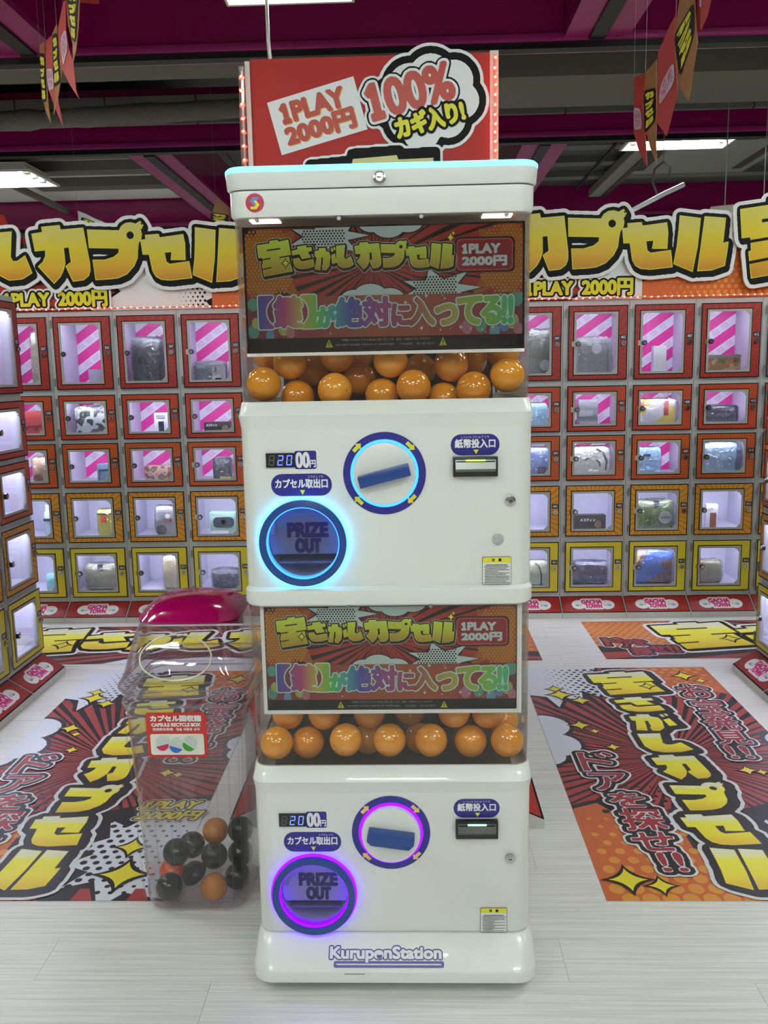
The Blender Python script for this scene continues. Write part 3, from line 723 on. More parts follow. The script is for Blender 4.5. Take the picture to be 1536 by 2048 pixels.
paper = [MB().box(0, COLW-.030, -.001, 0, 0, b-a-.02).mesh('striped_paper', M_stripe) for a, b in ROWS[:3]]
LOGO_S = None
def small_logo_mesh(h):
    """little shop logos printed along the white stripes of the paper"""
    g = G(.0002); L1 = text_loops('GACHA'); L2 = text_loops('TOWN'); A = math.radians(35); per = .098
    for k in range(-4, 8):
        for q in range(-2, 8):
            s = q*.062+(.03 if k % 2 else 0); tt = (k+.76)*per
            cx, cy = s*math.cos(A)-tt*math.sin(A), s*math.sin(A)+tt*math.cos(A)
            if not (.022 < cx < COLW-.055 and .02 < cy < h-.035): continue
            for L, dy in ((L1, .008), (L2, -.008)):
                ox, oy = cx-dy*math.sin(A), cy+dy*math.cos(A)
                g.fill(fit(L, ox-.02, oy-.0065, ox+.02, oy+.0065, A), mat('logo_pale_pink', (222, 120, 180), .5))
    return g.mesh('printed_logos')
SLOGO = [small_logo_mesh(b-a) for a, b in ROWS[:3]]
LOGO = gacha_logo(.215, .075).mesh('printed_logo')
# sloping base in front of a column
def base_mesh():
    m = MB(); m.loft([[(x, 0, 0), (x, .105, 0), (x, .105, .097), (x, .0, .03)] for x in (.0012, COLW-.0012)], 0, False)
    s = .067/.105
    def q(x0, x1, a, b, e, mi): m.add([(x0, a*.105, .03+a*.067+e), (x1, a*.105, .03+a*.067+e), (x1, b*.105, .03+b*.067+e), (x0, b*.105, .03+b*.067+e)], [(0, 1, 2, 3)], mi)
    q(.003, COLW-.003, .0, 1, .0006, 1); q(.0065, COLW-.0065, .05, .95, .001, 2)
    return m.mesh('base', [M_offwhite, M_black, mat('base_red', (146, 34, 32), .45, spec=.3)], weld=False)
BASE = base_mesh()
def num_mesh(s):
    g = G(.0002); text(g, s, -.012, -.0065, .012, .0065, mat('number_white', (200, 200, 205), .5), .0004); return g.mesh('number')
def locker(x, y, num, label, rz=0, base=True, row_vent=(3, 4), group='locker columns', tabs=(0, 0, 1, 2, 3), items=True):
    t = thing('locker', label, 'locker', (x, y, 0), (0, 0, rz), group)
    link('cabinet', CAB, t)
    for i, (a, b) in enumerate(ROWS):
        d = link('door', DOORS[i], t, (.025, -.016, a))
        link('window_frame', BEZ[i], d); link('pane', PAN[i], d); h = b-a; mz = h*.50
        link('lock', lock_me, d, (.293, 0, mz-.004)); n_ = link('number_plate', plate_me, d, (.292, 0, mz+.028))
        link('number', num_mesh(str(num+i)), d, (.292, -.0024, mz+.028), FACE)
        link('knob', KNOB[tabs[i]], d, (.052, 0, mz-.004)); link('hinge', hinge_me, d, (0, 0, h-.04)); link('hinge', hinge_me, d, (0, 0, .04))
        link('light_strip', LED, t, (0, 0, b-.004))
        if i < 3:
            p = link('striped_paper', paper[i], t, (.015, LD-.013, a+.014)); link('printed_logos', SLOGO[i], p, (0, -.0014, 0), FACE)
        else:
            link('vent_slots', VENT, t, (.13, LD-.012, b-.065))
    if base:
        bs = link('base', BASE, t, (0, -.105, 0))
        link('printed_logo', LOGO, bs, (COLW/2, .053, .03+.034+.0018), (math.atan2(.067, .105), 0, 0))
    return t
LCOLS = [-2.313+COLW*i for i in range(5)]; RCOLS = [.474+COLW*i for i in range(5)]
lab_l = ['leftmost back-wall locker column, numbers 357 to 361, partly hidden by the left side lockers', 'back-wall locker column numbered 362 to 366, with the lavender mug in its top compartment',
         'back-wall locker column numbered 367 to 371, with a black bag in its top compartment', 'back-wall locker column numbered 372 to 376, just left of the capsule machine', 'back-wall locker column hidden behind the capsule machine, left of centre']
lab_r = ['back-wall locker column numbered 397 to 401, just right of the capsule machine', 'back-wall locker column numbered 402 to 406, second visible right of the machine', 'back-wall locker column numbered 407 to 411, third visible right of the machine',
         'back-wall locker column numbered 412 to 416, fourth visible right of the machine', 'rightmost back-wall locker column, cut off by the right side lockers and the picture edge']
for i, x in enumerate(LCOLS): locker(x, LY, 357+5*i, lab_l[i], tabs=[(0, 0, 1, 3, 3), (0, 0, 1, 3, 3), (0, 0, 2, 3, 3), (4, 0, 4, 4, 4), (0, 0, 1, 2, 3)][i])
for i, x in enumerate(RCOLS): locker(x, LY, 397+5*i, lab_r[i], tabs=[(0, 0, 1, 3, 4), (4, 4, 4, 1, 4), (4, 2, 4, 4, 4), (2, 0, 0, 3, 3), (0, 0, 1, 2, 3)][i])
# side banks
for k in range(3):
    locker(-1.735, 3.87-COLW*(k+1), 352-5*k, ('farthest' if k == 0 else 'second' if k == 1 else 'third')+' locker column of the left side bank, '+('its door edges showing at the left edge' if k == 0 else 'cut off by the left edge'), rz=PI/2, group='side lockers')
for k in range(2):
    locker(1.545, 3.83-COLW*k, 427+5*k, ('farthest' if k == 0 else 'second')+' locker column of the right side bank, '+('just showing at the right edge' if k == 0 else 'its sloping base at the right edge'), rz=-PI/2, group='side lockers')

# header boards above the lockers with cut-out letters
def header_art(w, h):
    g = G(.0002)
    g.fill([[(0, 0), (w, 0), (w, h), (0, h)]], M_red).up()
    rays(g, w*.5, h*.2, 0, 0, w, h, 46, mat('print_darkest_red', (70, 24, 24), .5), R=3); g.up()
    return g
def orange_patch(g, cx, w, h, x0, x1):
    p = jag(cx, h*.35, .26, .42, 9, x0, 0, x1, h, sx=1.2, sy=1.0, seed=4)
    g.fill([jag(cx, h*.35, .30, .46, 9, x0, 0, x1, h, sx=1.2, sy=1.0, seed=4)], M_black).up(); g.fill([p], M_orange).up()
    dots(g, max(x0, cx-.3), .0, min(x1, cx+.35), h*.8, .036, lambda a, b: .0135*(1-b*.9)*min(1, a*1.6+.15), M_lorange, inside=lambda x, y: x0+.01 < x < x1-.01 and y > .012, n=10); g.up()
def white_cloud(g, cx, w, h, x0, x1):
    p = jag(cx, h*.25, .2, .33, 11, x0, 0, x1, h, sx=1.15, sy=1.0, seed=9)
    g.fill([jag(cx, h*.25, .225, .355, 11, x0, 0, x1, h, sx=1.15, sy=1.0, seed=9)], M_black).up(); g.fill([p], M_pwhite).up()
    dots(g, cx+.05, .0, cx+.3, h*.6, .026, lambda a, b: .008*min(1, a*1.3), M_black, inside=lambda x, y: x < x1-.01 and abs(x-cx) < .24 and y > .01); g.up()
def cutout_title(t, ox, oz, s, y=-.03, keys=ORDER):
    """letters cut from thick board, standing proud"""
    if keys is ORDER: Lw, Lk = [l for _, l in title_layers(None)]
    else:
        gr = [TITLE[k] for k in keys]; Lw, Lk = fat(gr, 43, (8, -17), 260), fat(gr, 21, (10, -17), 260)
    MB().prism(put(Lw, s, s, ox, oz), y, y+.012, axis='y').build('sign_outline', M_pwhite, t)
    g = G(.0003); g.fill(put(Lk, s, s, 0, 0), M_black).up()
    for k in keys: letter(g, k, s, s, 0, 0, M_ygrad, M_lyel, outline=False)
    g.build('lettering', t, (ox, y-.0006, oz), FACE)
US = .000829     # metres per drawing unit
# left run: x from -2.313, right run: x up to 2.9
HB = .40
def header(x0, x1, y, label, titles, price, patch, cl, rz=0):
    w = x1-x0; t = thing('header_sign', label, 'sign', (x0, y, LTOP+.004), (0, 0, rz), 'treasure hunt signs above the lockers')
    MB().box(0, w, 0, .02, 0, HB).build('board', M_pwhite, t)
    g = header_art(w, HB)
    for c in cl: white_cloud(g, c, w, HB, 0, w)
    for c in patch: orange_patch(g, c, w, HB, max(0, c-.36), min(w, c+.36))
    g.build('printed_background', t, (0, -.0006, 0), FACE)
    for a in titles: cutout_title(t, a[0], a[1], US, *a[2:])
    for px in price:
        L = fit(text_loops('1PLAY  2000円'), px, .024, px+.56, .106); F = _cached('pricew', lambda: fat([fit(text_loops('1PLAY  2000円'), 0, .024, .56, .106)], .024, None, 260))
        MB().prism(put(F, 1, 1, px, 0), -.014, -.006, axis='y').build('price_outline', M_pwhite, t)
        g = G(.0004); g.fill(_cached('pricek', lambda: fat([fit(text_loops('1PLAY  2000円'), 0, .024, .56, .106)], .0145, None, 260)), M_black).up()
        g.fill(_cached('pricey', lambda: fat([fit(text_loops('1PLAY  2000円'), 0, .024, .56, .106)], .005, None, 260)), M_lyel)
        g.build('price_lettering', t, (px, -.0146, 0), FACE)
    return t
xl0 = LCOLS[0]; xr0 = RCOLS[0]; yh = 4.80
def tx(xw_ka, x0): return (xw_ka-x0)-212*US        # place the title so that its fifth letter starts at world x
tz = 2.165-(LTOP+.004)                             # world z of drawing y=92 is about 2.165
toz = tz+92*US
header(xl0, LCOLS[4]+COLW, yh, 'long sign above the left back lockers with big yellow letters and a price', [(tx(-2.008, xl0), toz)], [-2.19-xl0], [-.70-xl0], [-1.33-xl0])
header(xr0, RCOLS[4]+COLW, yh, 'long sign above the right back lockers with big yellow letters and orange dots', [(tx(.535, xr0), toz-.0), (tx(2.835, xr0), toz, -.05, ['takara', 'sa'])], [.625-xr0], [1.60-xr0], [1.25-xr0])
header(3.87-3*COLW, 3.60, -1.735, 'red sign above the left side lockers, its white-edged end showing at the left edge', [], [], [.3], [.6], rz=0)
o = bpy.data.objects['header_sign.002']; o.location = (-1.735, 3.87-3*COLW, LTOP+.004); o.rotation_euler = (0, 0, PI/2)
o2 = o
MB().prism([[(.3, .0), (.76, -.06), (.805, -.03), (.825, .06), (.80, .12), (.3, .2)]], -.05, -.035, axis='y').build('sign_outline', M_pwhite, o2)
MB().prism([[(.32, .02), (.75, -.035), (.785, -.015), (.802, .055), (.78, .10), (.32, .18)]], -.053, -.05, axis='y').build('red_panel', M_red, o2)

# red led strings
M_ledred = quiet(emis('red_led', (255, 60, 40), 6.0)); M_ledglow = emis('red_led_core', (255, 150, 110), 10.0); quiet(M_ledglow)
bulb = MB().sphere((0, 0, 0), .0052, 8, 5, 0).sphere((0, -.0045, 0), .003, 6, 4, 1).box(-.007, .007, .001, .006, -.002, .002, 0).mesh('bulb', [M_ledred, M_ledglow])
def led_string(pts, label, step=.0355, group='red led strings'):
    t = thing('led_string', label, 'string lights', pts[0], group=group); P = [Vector(p)-Vector(pts[0]) for p in pts]
    MB().tube([p+Vector((0, .006, 0)) for p in P], .003, 6).build('wire', mat('clear_wire', (190, 150, 140), .3), t)
    d = 0; rd = random.Random(len(label))
    for a, b in zip(P, P[1:]):
        L = (b-a).length; n = max(1, int(L/step))
        for i in range(n): link('bulb', bulb, t, a.lerp(b, (i+.5)/n)+Vector((rd.uniform(-.001, .001), -.002, rd.uniform(-.002, .002))), (rd.uniform(-.4, .4), rd.uniform(-.6, .6), 0))
    return t
led_string([(LCOLS[0]+.02, LY-.034, LTOP+.014), (LCOLS[4], LY-.034, LTOP+.012)], 'row of small red leds along the top of the left back lockers')
led_string([(RCOLS[0], LY-.034, LTOP+.012), (RCOLS[4]+COLW, LY-.034, LTOP+.014)], 'row of small red leds along the top of the right back lockers')
led_string([(-1.708, 3.62, LTOP+.02), (-1.708, 3.62, LTOP+.30)], 'short vertical run of red leds on the left side sign end at the left edge', .05)

# ================================================================== CAPSULE MACHINES
MX, MY = -.0525, 1.81
W2 = .3055; MD = .46
M_can = clear('canister_acrylic', (250, 249, 247), .8, .02, bump=.03, bscale=9, haze=.004, hcol=(200, 170, 160))
M_screen = mat('display_black', (10, 10, 11), .2, spec=.3)
def art_display():
    """printed card behind the canister front, one unit wide, .43 high"""
    g = G(.0005); H = .43; s0 = .19
    darkred = mat('card_dark_red', (140, 40, 34), .5); vdark = mat('card_black', (12, 11, 11), .5); pale = mat('card_pale', (170, 188, 190), .5)
    org = mat('card_orange', (140, 80, 26), .5); org2 = mat('card_light_orange', (162, 112, 40), .5)  # card print darkened, the display's unlit look put into the colours
    g.fill([[(0, 0), (1, 0), (1, H), (0, H)]], vdark).up()
    g.fill([[(0, s0), (1, s0), (1, H), (0, H)]], darkred).up()
    rays(g, .46, .30, 0, s0, 1, H, 44, vdark, R=1.6, wmin=.10, wmax=.34); g.up()
    for cx, x0, x1 in ((.07, 0, .2), (.95, .8, 1)):
        g.fill([jag(cx, .31, .1, .17, 8, x0, s0, x1, H, sx=1.0, seed=3)], org).up()
        dots(g, x0+.004, s0+.006, x1-.004, H-.004, .014, lambda a, b: .0052, org2, inside=lambda x, y: abs(x-cx) < .1 and (abs(x-cx)+abs(y-.31)) < .17, n=6); g.up()
    for cx, cy in ((.30, .40), (.70, .21)):
        p = jag(cx, cy, .05, .1, 7, 0, s0, 1, H, sx=1.6, sy=.7, seed=int(cx*10)); g.fill([jag(cx, cy, .057, .107, 7, 0, s0, 1, H, sx=1.6, sy=.7, seed=int(cx*10))], vdark).up(); g.fill([p], pale).up()
        dots(g, cx-.09, max(s0, cy-.05)+.004, cx+.06, min(H, cy+.05)-.004, .0115, lambda a, b: .0038, vdark, inside=lambda x, y: True, n=6); g.up()
    for cx, cy, q in ((.52, .445, 1), (.45, .175, -1)):
        for dx, dy, r in ((-.06, 0, .05), (.0, -.012*q, .062), (.07, 0, .055)):
            c = clip(circle(cx+dx, cy+dy, r+.006, 24, 1, .7), 0, s0, 1, H)
            if len(c) > 2: g.fill([c], vdark)
        g.up()
        for dx, dy, r in ((-.06, 0, .05), (.0, -.012*q, .062), (.07, 0, .055)):
            c = clip(circle(cx+dx, cy+dy, r, 24, 1, .7), 0, s0, 1, H)
            if len(c) > 2: g.fill([c], pale, z=(g.k+dx*2+.3)*g.step)
        g.up()
    # price box
    g.fill([rrect(.757, .972, .262, .386, .02)], vdark).up(); g.fill([rrect(.763, .966, .268, .380, .017)], mat('card_box_pink', (150, 70, 74), .5)).up(); g.fill([rrect(.768, .961, .273, .375, .014)], mat('card_box_red', (124, 22, 30), .5)).up()
    text(g, '1PLAY', .785, .330, .918, .360, pale, .0028); text(g, '2000円', .785, .286, .942, .318, pale, .0028)
    sx, sy = .714/2727, .128/490
    gr = [TITLE[k] for k in ORDER]; g.fill(put(fat(gr, 26, (10, -24), 420), sx, sy, .042+1137*sx, .392+30*sy), mat('card_title_edge', (170, 180, 170), .5)).up(); g.fill(put(fat(gr, 19, (10, -24), 420), sx, sy, .042+1137*sx, .392+30*sy), vdark).up()
    title(g, sx, sy, .042+1137*sx, .392+30*sy, M_ggrad, mat('card_green_yellow', (196, 200, 60), .5), outline=False)
    for cx, cy, r in ((.742, .385, .016), (.752, .400, .009)): g.fill([star(cx, cy, r*1.3, .8, 1)], vdark).up(); g.fill([star(cx, cy, r, .8, 1)], M_lyel).up()
    # lower half: red gradient with balloons
    g.fill([[(0, .042), (1, .042), (1, s0), (0, s0)]], uvgrad('card_lower_gradient', [(0, (90, 30, 40)), (.2, (120, 30, 40)), (.45, (132, 62, 24)), (.62, (136, 60, 28)), (.85, (122, 30, 40)), (1, (90, 30, 40))], axis=0, rough=.5)).up()
    for cx, cy, r, c in ((.02, .165, .024, (64, 130, 110)), (.03, .098, .02, (150, 150, 60)), (.02, .07, .026, (60, 120, 110)), (.08, .053, .02, (70, 120, 150)), (.13, .075, .024, (140, 150, 60)), (.155, .06, .02, (150, 90, 100)), (.98, .17, .03, (64, 130, 110)),
                         (.92, .145, .02, (130, 70, 90)), (.965, .088, .028, (140, 150, 60)), (.985, .06, .022, (150, 90, 100)), (.935, .075, .024, (60, 110, 160)), (.90, .055, .024, (80, 130, 150)), (.85, .075, .026, (60, 130, 100)), (.80, .07, .026, (150, 90, 110))):
        c_ = clip(circle(cx, cy, r, 16, .8, 1), 0, .042, 1, s0)
        if len(c_) > 2: g.fill([c_], mat('balloon_%d_%d_%d' % c, c, .5), z=(g.k+cx)*g.step)
    g.up(2); rd = random.Random(2)
    for i in range(26):
        x, y = rd.uniform(.06, .96), rd.choice((rd.uniform(.16, .185), rd.uniform(.05, .072)))
        r = rd.choice((.004, .006, .011)); g.fill([star(x, y, r, .8, 1, k=.06)], pale); g.fill([star(x, y, r*.6, .8, 1, PI/4, k=.06)], pale, z=(g.k+.5)*g.step)
    g.up(2)
    chars = list('【鍵】が絶対に入ってる')+['!!']; xs = [.046, .09, .195, .255, .315, .42, .53, .585, .69, .765, .855, .927]
    xw = [.04, .10, .05, .06, .10, .10, .06, .10, .07, .09, .08, .035]; big = [1, 1, 1, .66, .92, .92, .66, .86, .62, .86, .86, .86]
    boxes = [(.046, .090), (.100, .196), (.202, .246), (.254, .318), (.325, .418), (.424, .520), (.530, .590), (.590, .680), (.688, .762), (.768, .852), (.856, .922), (.930, .963)]
    L = [fit(text_loops(c), a, .082, b, .082+.108*s) for c, (a, b), s in zip(chars, boxes, big)]
    g.fill(fat(L, .0115, None, 520), mat('card_shadow', (60, 80, 80), .5)).up(); g.fill(fat(L, .0100, None, 520), mat('card_outline_pale', (176, 206, 200), .5)).up(); g.fill(fat(L, .0060, None, 520), M_rain, uvb=(.046, .08, .963, .19)).up()
    yl = mat('card_warning_yellow', (170, 176, 50), .5); tx_ = mat('card_small_text', (150, 150, 145), .5)
    for cx in (.295, .712):
        g.fill([[(cx-.014, .006), (cx+.014, .006), (cx, .035)]], yl).up(); g.fill([[(cx-.0015, .014), (cx+.0015, .014), (cx+.002, .026), (cx-.002, .026)], circle(cx, .0105, .0018, 8)], vdark).up()
    text(g, '一度購入されたカプセル(商品)に関しましては、返品・交換はいたしかねます', .335, .026, .665, .036, tx_, 0)
    text(g, "we can't accept returns or exchanges", .32, .009, .535, .0205, tx_, 0); text(g, '不可以退換貨', .555, .010, .60, .018, tx_, 0); text(g, '반품 교환은 안됩니다', .615, .010, .68, .018, tx_, 0)
    return g.mesh('printed_card')
ART = art_display()
def seg7(g, x, y, w, h, on, mon, moff):
    t = w*.17
    segs = {'a': [(x, y+h), (x+w, y+h), (x+w-t, y+h-t), (x+t, y+h-t)], 'd': [(x, y), (x+t, y+t), (x+w-t, y+t), (x+w, y)], 'g': [(x+t, y+h/2-t/2), (x+w-t, y+h/2-t/2), (x+w-t, y+h/2+t/2), (x+t, y+h/2+t/2)],
            'f': [(x, y+h/2+t*.3), (x+t, y+h/2+t*.3), (x+t, y+h-t*1.3), (x, y+h-t*.6)], 'e': [(x, y+t*.6), (x+t, y+t*1.3), (x+t, y+h/2-t*.3), (x, y+h/2-t*.3)],
            'b': [(x+w-t, y+h/2+t*.3), (x+w, y+h/2+t*.3), (x+w, y+h-t*.6), (x+w-t, y+h-t*1.3)], 'c': [(x+w-t, y+t*1.3), (x+w, y+t*.6), (x+w, y+h/2-t*.3), (x+w-t, y+h/2-t*.3)]}
    for k, p in segs.items():
        p = [(q[0]+(q[1]-y)*.12, q[1]) for q in p]; g.fill([p], mon if k in on else moff)
M_seg = quiet(emis('blue_digits', (70, 90, 255), 5)); M_segoff = mat('digit_off', (92, 92, 96), .5)
def bodymesh():
    D = MD; r = .032
    def s_(z, y0, inset=0): return rrect(-W2+inset, W2-inset, y0, D-inset, max(.006, r-inset*.6), 6, z)
    m = MB().loft([s_(.0, .006, .004), s_(.004, .004), s_(.334, .003), s_(.338, .002), s_(.366, -.0085, -.003), s_(.371, -.006, -.0015), s_(.391, .011, .001), s_(.394, .0145, .003), s_(.3935, .0205, .0045), s_(.348, .0215, .005)], 0, True)
    return m.mesh('body', [M_white])
def cut(me, cyls, name):
    """cut round openings (boolean) and return the finished mesh"""
    a = bpy.data.objects.new('a', me); COL.objects.link(a); tmp = [a]
    for (x, z, r, d) in cyls:
        c = bpy.data.objects.new('c', MB().cyl((x, -.1, z), 1, r, .1+d, 64).mesh('c', [M_white])); COL.objects.link(c); tmp.append(c)
        md = a.modifiers.new('b', 'BOOLEAN'); md.operation = 'DIFFERENCE'; md.solver = 'EXACT'; md.object = c
    bpy.context.view_layer.update(); out = bpy.data.meshes.new_from_object(a.evaluated_get(bpy.context.evaluated_depsgraph_get())); out.name = name
    for o in tmp: bpy.data.objects.remove(o)
    for p in out.polygons: p.use_smooth = True
    try: out.set_sharp_from_angle(angle=.6)
    except Exception: pass
    return out
PX, PZ, DX, DZ = -.1775, .098, -.003, .242
BODY = cut(bodymesh(), [(PX, PZ, .0775, .105)], 'body')
def ringmesh(name, r0, r1, y0, y1, mats, n=72, bevel=0):
    return MB().prism([circle(0, 0, r1, n), circle(0, 0, r0, n)], y0, y1, axis='y').mesh(name, mats, bevel=bevel)
M_glass = clear('hatch_window', (222, 222, 228), 1.0, .03)
def pill(g, x0, x1, z0, z1, main, furi, fx):
    r = (z1-z0)*.48
    g.fill([rrect(x0-.0012, x1+.0012, z0-.0012, z1+.0012, r)], M_pwhite).up(); g.fill([rrect(x0, x1, z0, z1, r)], M_navy).up()
    h = z1-z0; text(g, main, x0+.009, z0+h*.36, x1-.009, z0+h*.76, M_pwhite, .0007); text(g, furi, fx[0], z0+h*.81, fx[1], z0+h*.92, M_pwhite, 0)
    c = (x0+x1)/2+.002; g.fill([[(c-.0055, z0+h*.27), (c, z0+h*.05), (c+.0055, z0+h*.27)]], M_ycol).up()
def capsule_machine(zb, label, glow, glow2, gs, halo, hang, upper):
    t = thing('capsule_machine', label, 'vending machine', (MX, MY if upper else MY-.02, zb), group='stacked capsule machines')
    link('body', BODY, t)
    # hatch
    h = thing('hatch_ring', None, None, (PX, 0, PZ)); h.parent = t
    bpy.data.objects.remove(h)
    hr = link('hatch_ring', ringmesh('hatch_ring', .0775, .0925, -.016, .0, [M_navyplastic], bevel=.0015), t, (PX, -.0005, PZ))
    link('outer_light', ringmesh('outer_light', .0927, .0962, -.0075, -.0005, [glow], 72), hr)
    link('inner_light', ringmesh('inner_light', .0752, .0772, -.012, .012, [glow2], 72), hr)
    MB().cyl((0, -.005, 0), 1, .0755, .003, 64).build('window', M_glass, hr)
    fl = MB().prism([[p for p in circle(0, 0, .0740, 64) if p[1] > -.030]], .016, .021, axis='y').build('flap', mat('flap_grey_%d' % upper, (150, 152, 156) if upper else (215, 212, 220), .5), t, (PX, 0, PZ))  # same flap: darker grey for the unlit hatch, paler for the lit one
    MB().box(-.058, .058, .022, .10, -.05, -.046).build('ledge', mat('chute_grey', (140, 140, 150), .4), t, (PX, 0, PZ))
    g = G(.0003); pn = mat('prize_text_navy', (22, 14, 104), .5)
    text(g, 'PRIZE', -.040, .008, .044, .036, pn, .0026); text(g, 'OUT', -.024, -.026, .028, .002, pn, .0026)
    g.build('prize_lettering', t, (PX+.006, .0154, PZ+.002), FACE)
    MB().box(-.004, .006, .003, .012, -.012, .012).cyl((.001, .0, 0), 1, .004, .004, 12).build('hatch_hinge', mat('hinge_pale', (180, 180, 185), .4), t, (PX-.066, 0, PZ+.028))
    # dial
    d = link('dial_ring', ringmesh('dial_ring', .0715, .0865, -.0015, -.0003, [M_navy]), t, (DX, .003, DZ))
    link('dial_light', ringmesh('dial_light', .0655, .0712, -.003, -.0002, [glow2 if upper else glow], 72), d)
    g = G(.0003)
    for k, a in enumerate((135, 45, -45, -135)):
        A = math.radians(a); L = [(-.012, -.0045), (.001, -.0045), (.001, -.0095), (.011, .0), (.001, .0085), (.001, .0035), (-.012, .0035)]
        B = A-PI/2; g.fill([[(.079*math.cos(A)+x*math.cos(B)-y*math.sin(B), .079*math.sin(A)+x*math.sin(B)+y*math.cos(B)) for x, y in L]], M_ycol if upper else mat('arrow_apricot', (236, 190, 120), .4))
    g.build('printed_arrows', d, (0, -.0018, 0), FACE)
    MB().cyl((0, -.014, 0), 1, .0645, .018, 64).build('knob', M_white, d, bevel=.002)
    hm = MB()
    if upper: hm.prism([[(-.054, -.0125), (.054, -.0125), (.054, .0125), (-.054, .0125)]], -.040, -.013, axis='y')
    else: hm.prism([[(-.052, .004), (-.050, .017), (.051, .017), (.051, -.002), (.042, -.014), (-.042, -.014), (-.052, -.006)]], -.040, -.013, axis='y')
    hm.build('handle', M_navyplastic, d, (0, 0, -.002), (0, -math.radians(hang), 0), bevel=.002)
    # price display
    px = -.2505
    p = MB().box(px, px+.060, -.0006, .0035, .258, .288).build('price_display', M_dark, t)
    g = G(.0003)
    for i, on in enumerate(('', 'abged', 'abcdef')): seg7(g, px+.005+i*.0185, .2625, .0115, .021, on, M_seg, M_segoff)
    g.build('digits', p, (0, -.001, 0), FACE)
    g = G(.0004); g.fill([rrect(px+.060, px+.1055, .2535, .292, .004)], M_navy).up(); text(g, '00', px+.063, .2575, px+.090, .288, M_pwhite, .0016); text(g, '円', px+.0915, .2575, px+.1035, .272, M_pwhite, .0006)
    g.build('price_sticker', t, (0, .0028, 0), FACE)
    g = G(.0004); pill(g, -.242, -.114, .197, .244, 'カプセル取出口', 'とりだしぐち', (-.163, -.132)); g.build('outlet_label', t, (0, .0026, 0), FACE)
    g = G(.0004); pill(g, .1355, .2365, .277, .321, '紙幣投入口', 'しへいとうにゅうぐち', (.157, .215)); g.build('bill_label', t, (0, .0026, 0), FACE)
    # bill slot
    b = MB().box(.1395, .232, -.012, .002, .2335, .275).build('bill_slot', M_dark, t, bevel=.0015)
    MB().add([(.1445, -.0125, .244), (.2275, -.0125, .244), (.2275, -.011, .272), (.1445, -.011, .272), (.1445, -.018, .250), (.2275, -.018, .250)], [(0, 1, 5, 4), (4, 5, 2, 3), (0, 4, 3), (1, 2, 5)]).build('chrome_plate', mat('slot_plate', (120, 122, 120), .3, .7), b)
    MB().box(.146, .226, -.0135, -.012, .2625, .2665).build('slot_opening', M_black, b)
    MB().box(.166, .206, -.0145, -.0125, .2665, .269).build('green_light', quiet(emis('green_led', (150, 255, 60) if upper else (110, 255, 140), 7)) if upper else quiet(emis('green_led_soft', (110, 255, 150), 9)), b)
    # key lock
    k = MB().cyl((0, -.004, 0), 1, .0105, .006, 28).build('key_lock', M_chrome, t, (.2595, .001, .181), bevel=.001)
    MB().cyl((0, -.0055, 0), 1, .006, .002, 20).box(-.0035, .0035, -.0062, -.0054, -.001, .001, 1).build('keyhole', [M_chrome, M_dark], k)
    if upper:
        MB().sphere((0, 0, 0), .0125, 24, 12, 0, (1, .35, 1)).build('motion_sensor', mat('sensor_grey', (178, 180, 178), .4, bump=.5, bscale=300), t, (.2335, .003, .098))
    # caution sticker
    g = G(.0003); x0, x1, z0, z1 = (.2005, .262, .001, .061) if upper else (.1935, .2535, .0, .060)
    g.fill([rrect(x0, x1, z0, z1, .003)], mat('sticker_edge', (70, 70, 50), .5)).up(); g.fill([rrect(x0+.001, x1-.001, z0+.001, z1-.001, .0025)], M_pwhite).up(); g.fill([rrect(x0+.001, x1-.001, z1-.0125, z1-.001, .002)], M_ycol).up()
    text(g, '注', x0+.02, z1-.0095, x0+.0265, z1-.0035, M_black, .0003); text(g, '意', x0+.034, z1-.0095, x0+.0405, z1-.0035, M_black, .0003)
    rd = random.Random(4)
    for i in range(12):
        z = z1-.0185-i*.00345; a = x0+(.008 if i == 0 else .004 if i % 2 else .0065); e = x1-(.009 if i == 0 else .0045)-(rd.uniform(.0, .028) if i % 2 == 0 and i else 0)
        x = a
        while x < e:
            w_ = rd.uniform(.0009, .0018); g.fill([[(x, z), (x+w_, z), (x+w_, z+.0014+(i == 0)*.0005), (x, z+.0014+(i == 0)*.0005)]], M_black); x += w_+rd.uniform(.0002, .0007)
    g.build('caution_sticker', t, (0, .0028, 0), FACE)
    # canister, hopper floor, display card
    D = MD
    def ring(z, e, rr=.036): return rrect(-W2+.003+e, W2-.003-e, .0125+e, D-.004-e, rr-e*.4, 7, z)
    c0 = .392; c1 = .764
    m = MB(); m.loft([ring(c0, .002), ring(c0+.05, .001), ring(c1, .0), ring(c1, .003), ring(c0+.05, .004), ring(c0, .0045), ring(c0, .002)], 0, True, False, False)
    m.build('canister', M_can, t)
    MB().box(-W2+.03, W2-.03, .06, D-.03, .3485, .349).build('hopper_floor', mat('hopper_dark', (60, 44, 36), .5), t)
    MB().box(-.25, .25, .30, .306, .36, .76).build('inner_column', mat('inner_dark', (52, 42, 38), .5), t)
    if upper:
        b = MB().box(-.2835, .2885, .0205, .024, .494, .746).build('display_board', M_screen, t)
        MB().box(-.2835, .2885, .0165, .0245, .4875, .494).build('white_edge', M_pwhite, b)
        o = link('printed_card', ART, b, (-.279, .0203, .500), FACE); o.scale = (.563, .563, .12)
        MB().box(-.2835, .2885, .0157, .0160, .495, .746).build('front_acrylic', clear('display_acrylic', (246, 246, 247), .7, .012), b)
    else:
        b = MB().box(-.2765, .2845, .0205, .024, .512, .759).build('display_board', M_pwhite, t)
        MB().box(-.2685, .2745, .0200, .0206, .521, .754).build('black_margin', M_screen, b)
        o = link('printed_card', ART, b, (-.2665, .0198, .523), FACE); o.scale = (.539, .535, .12)
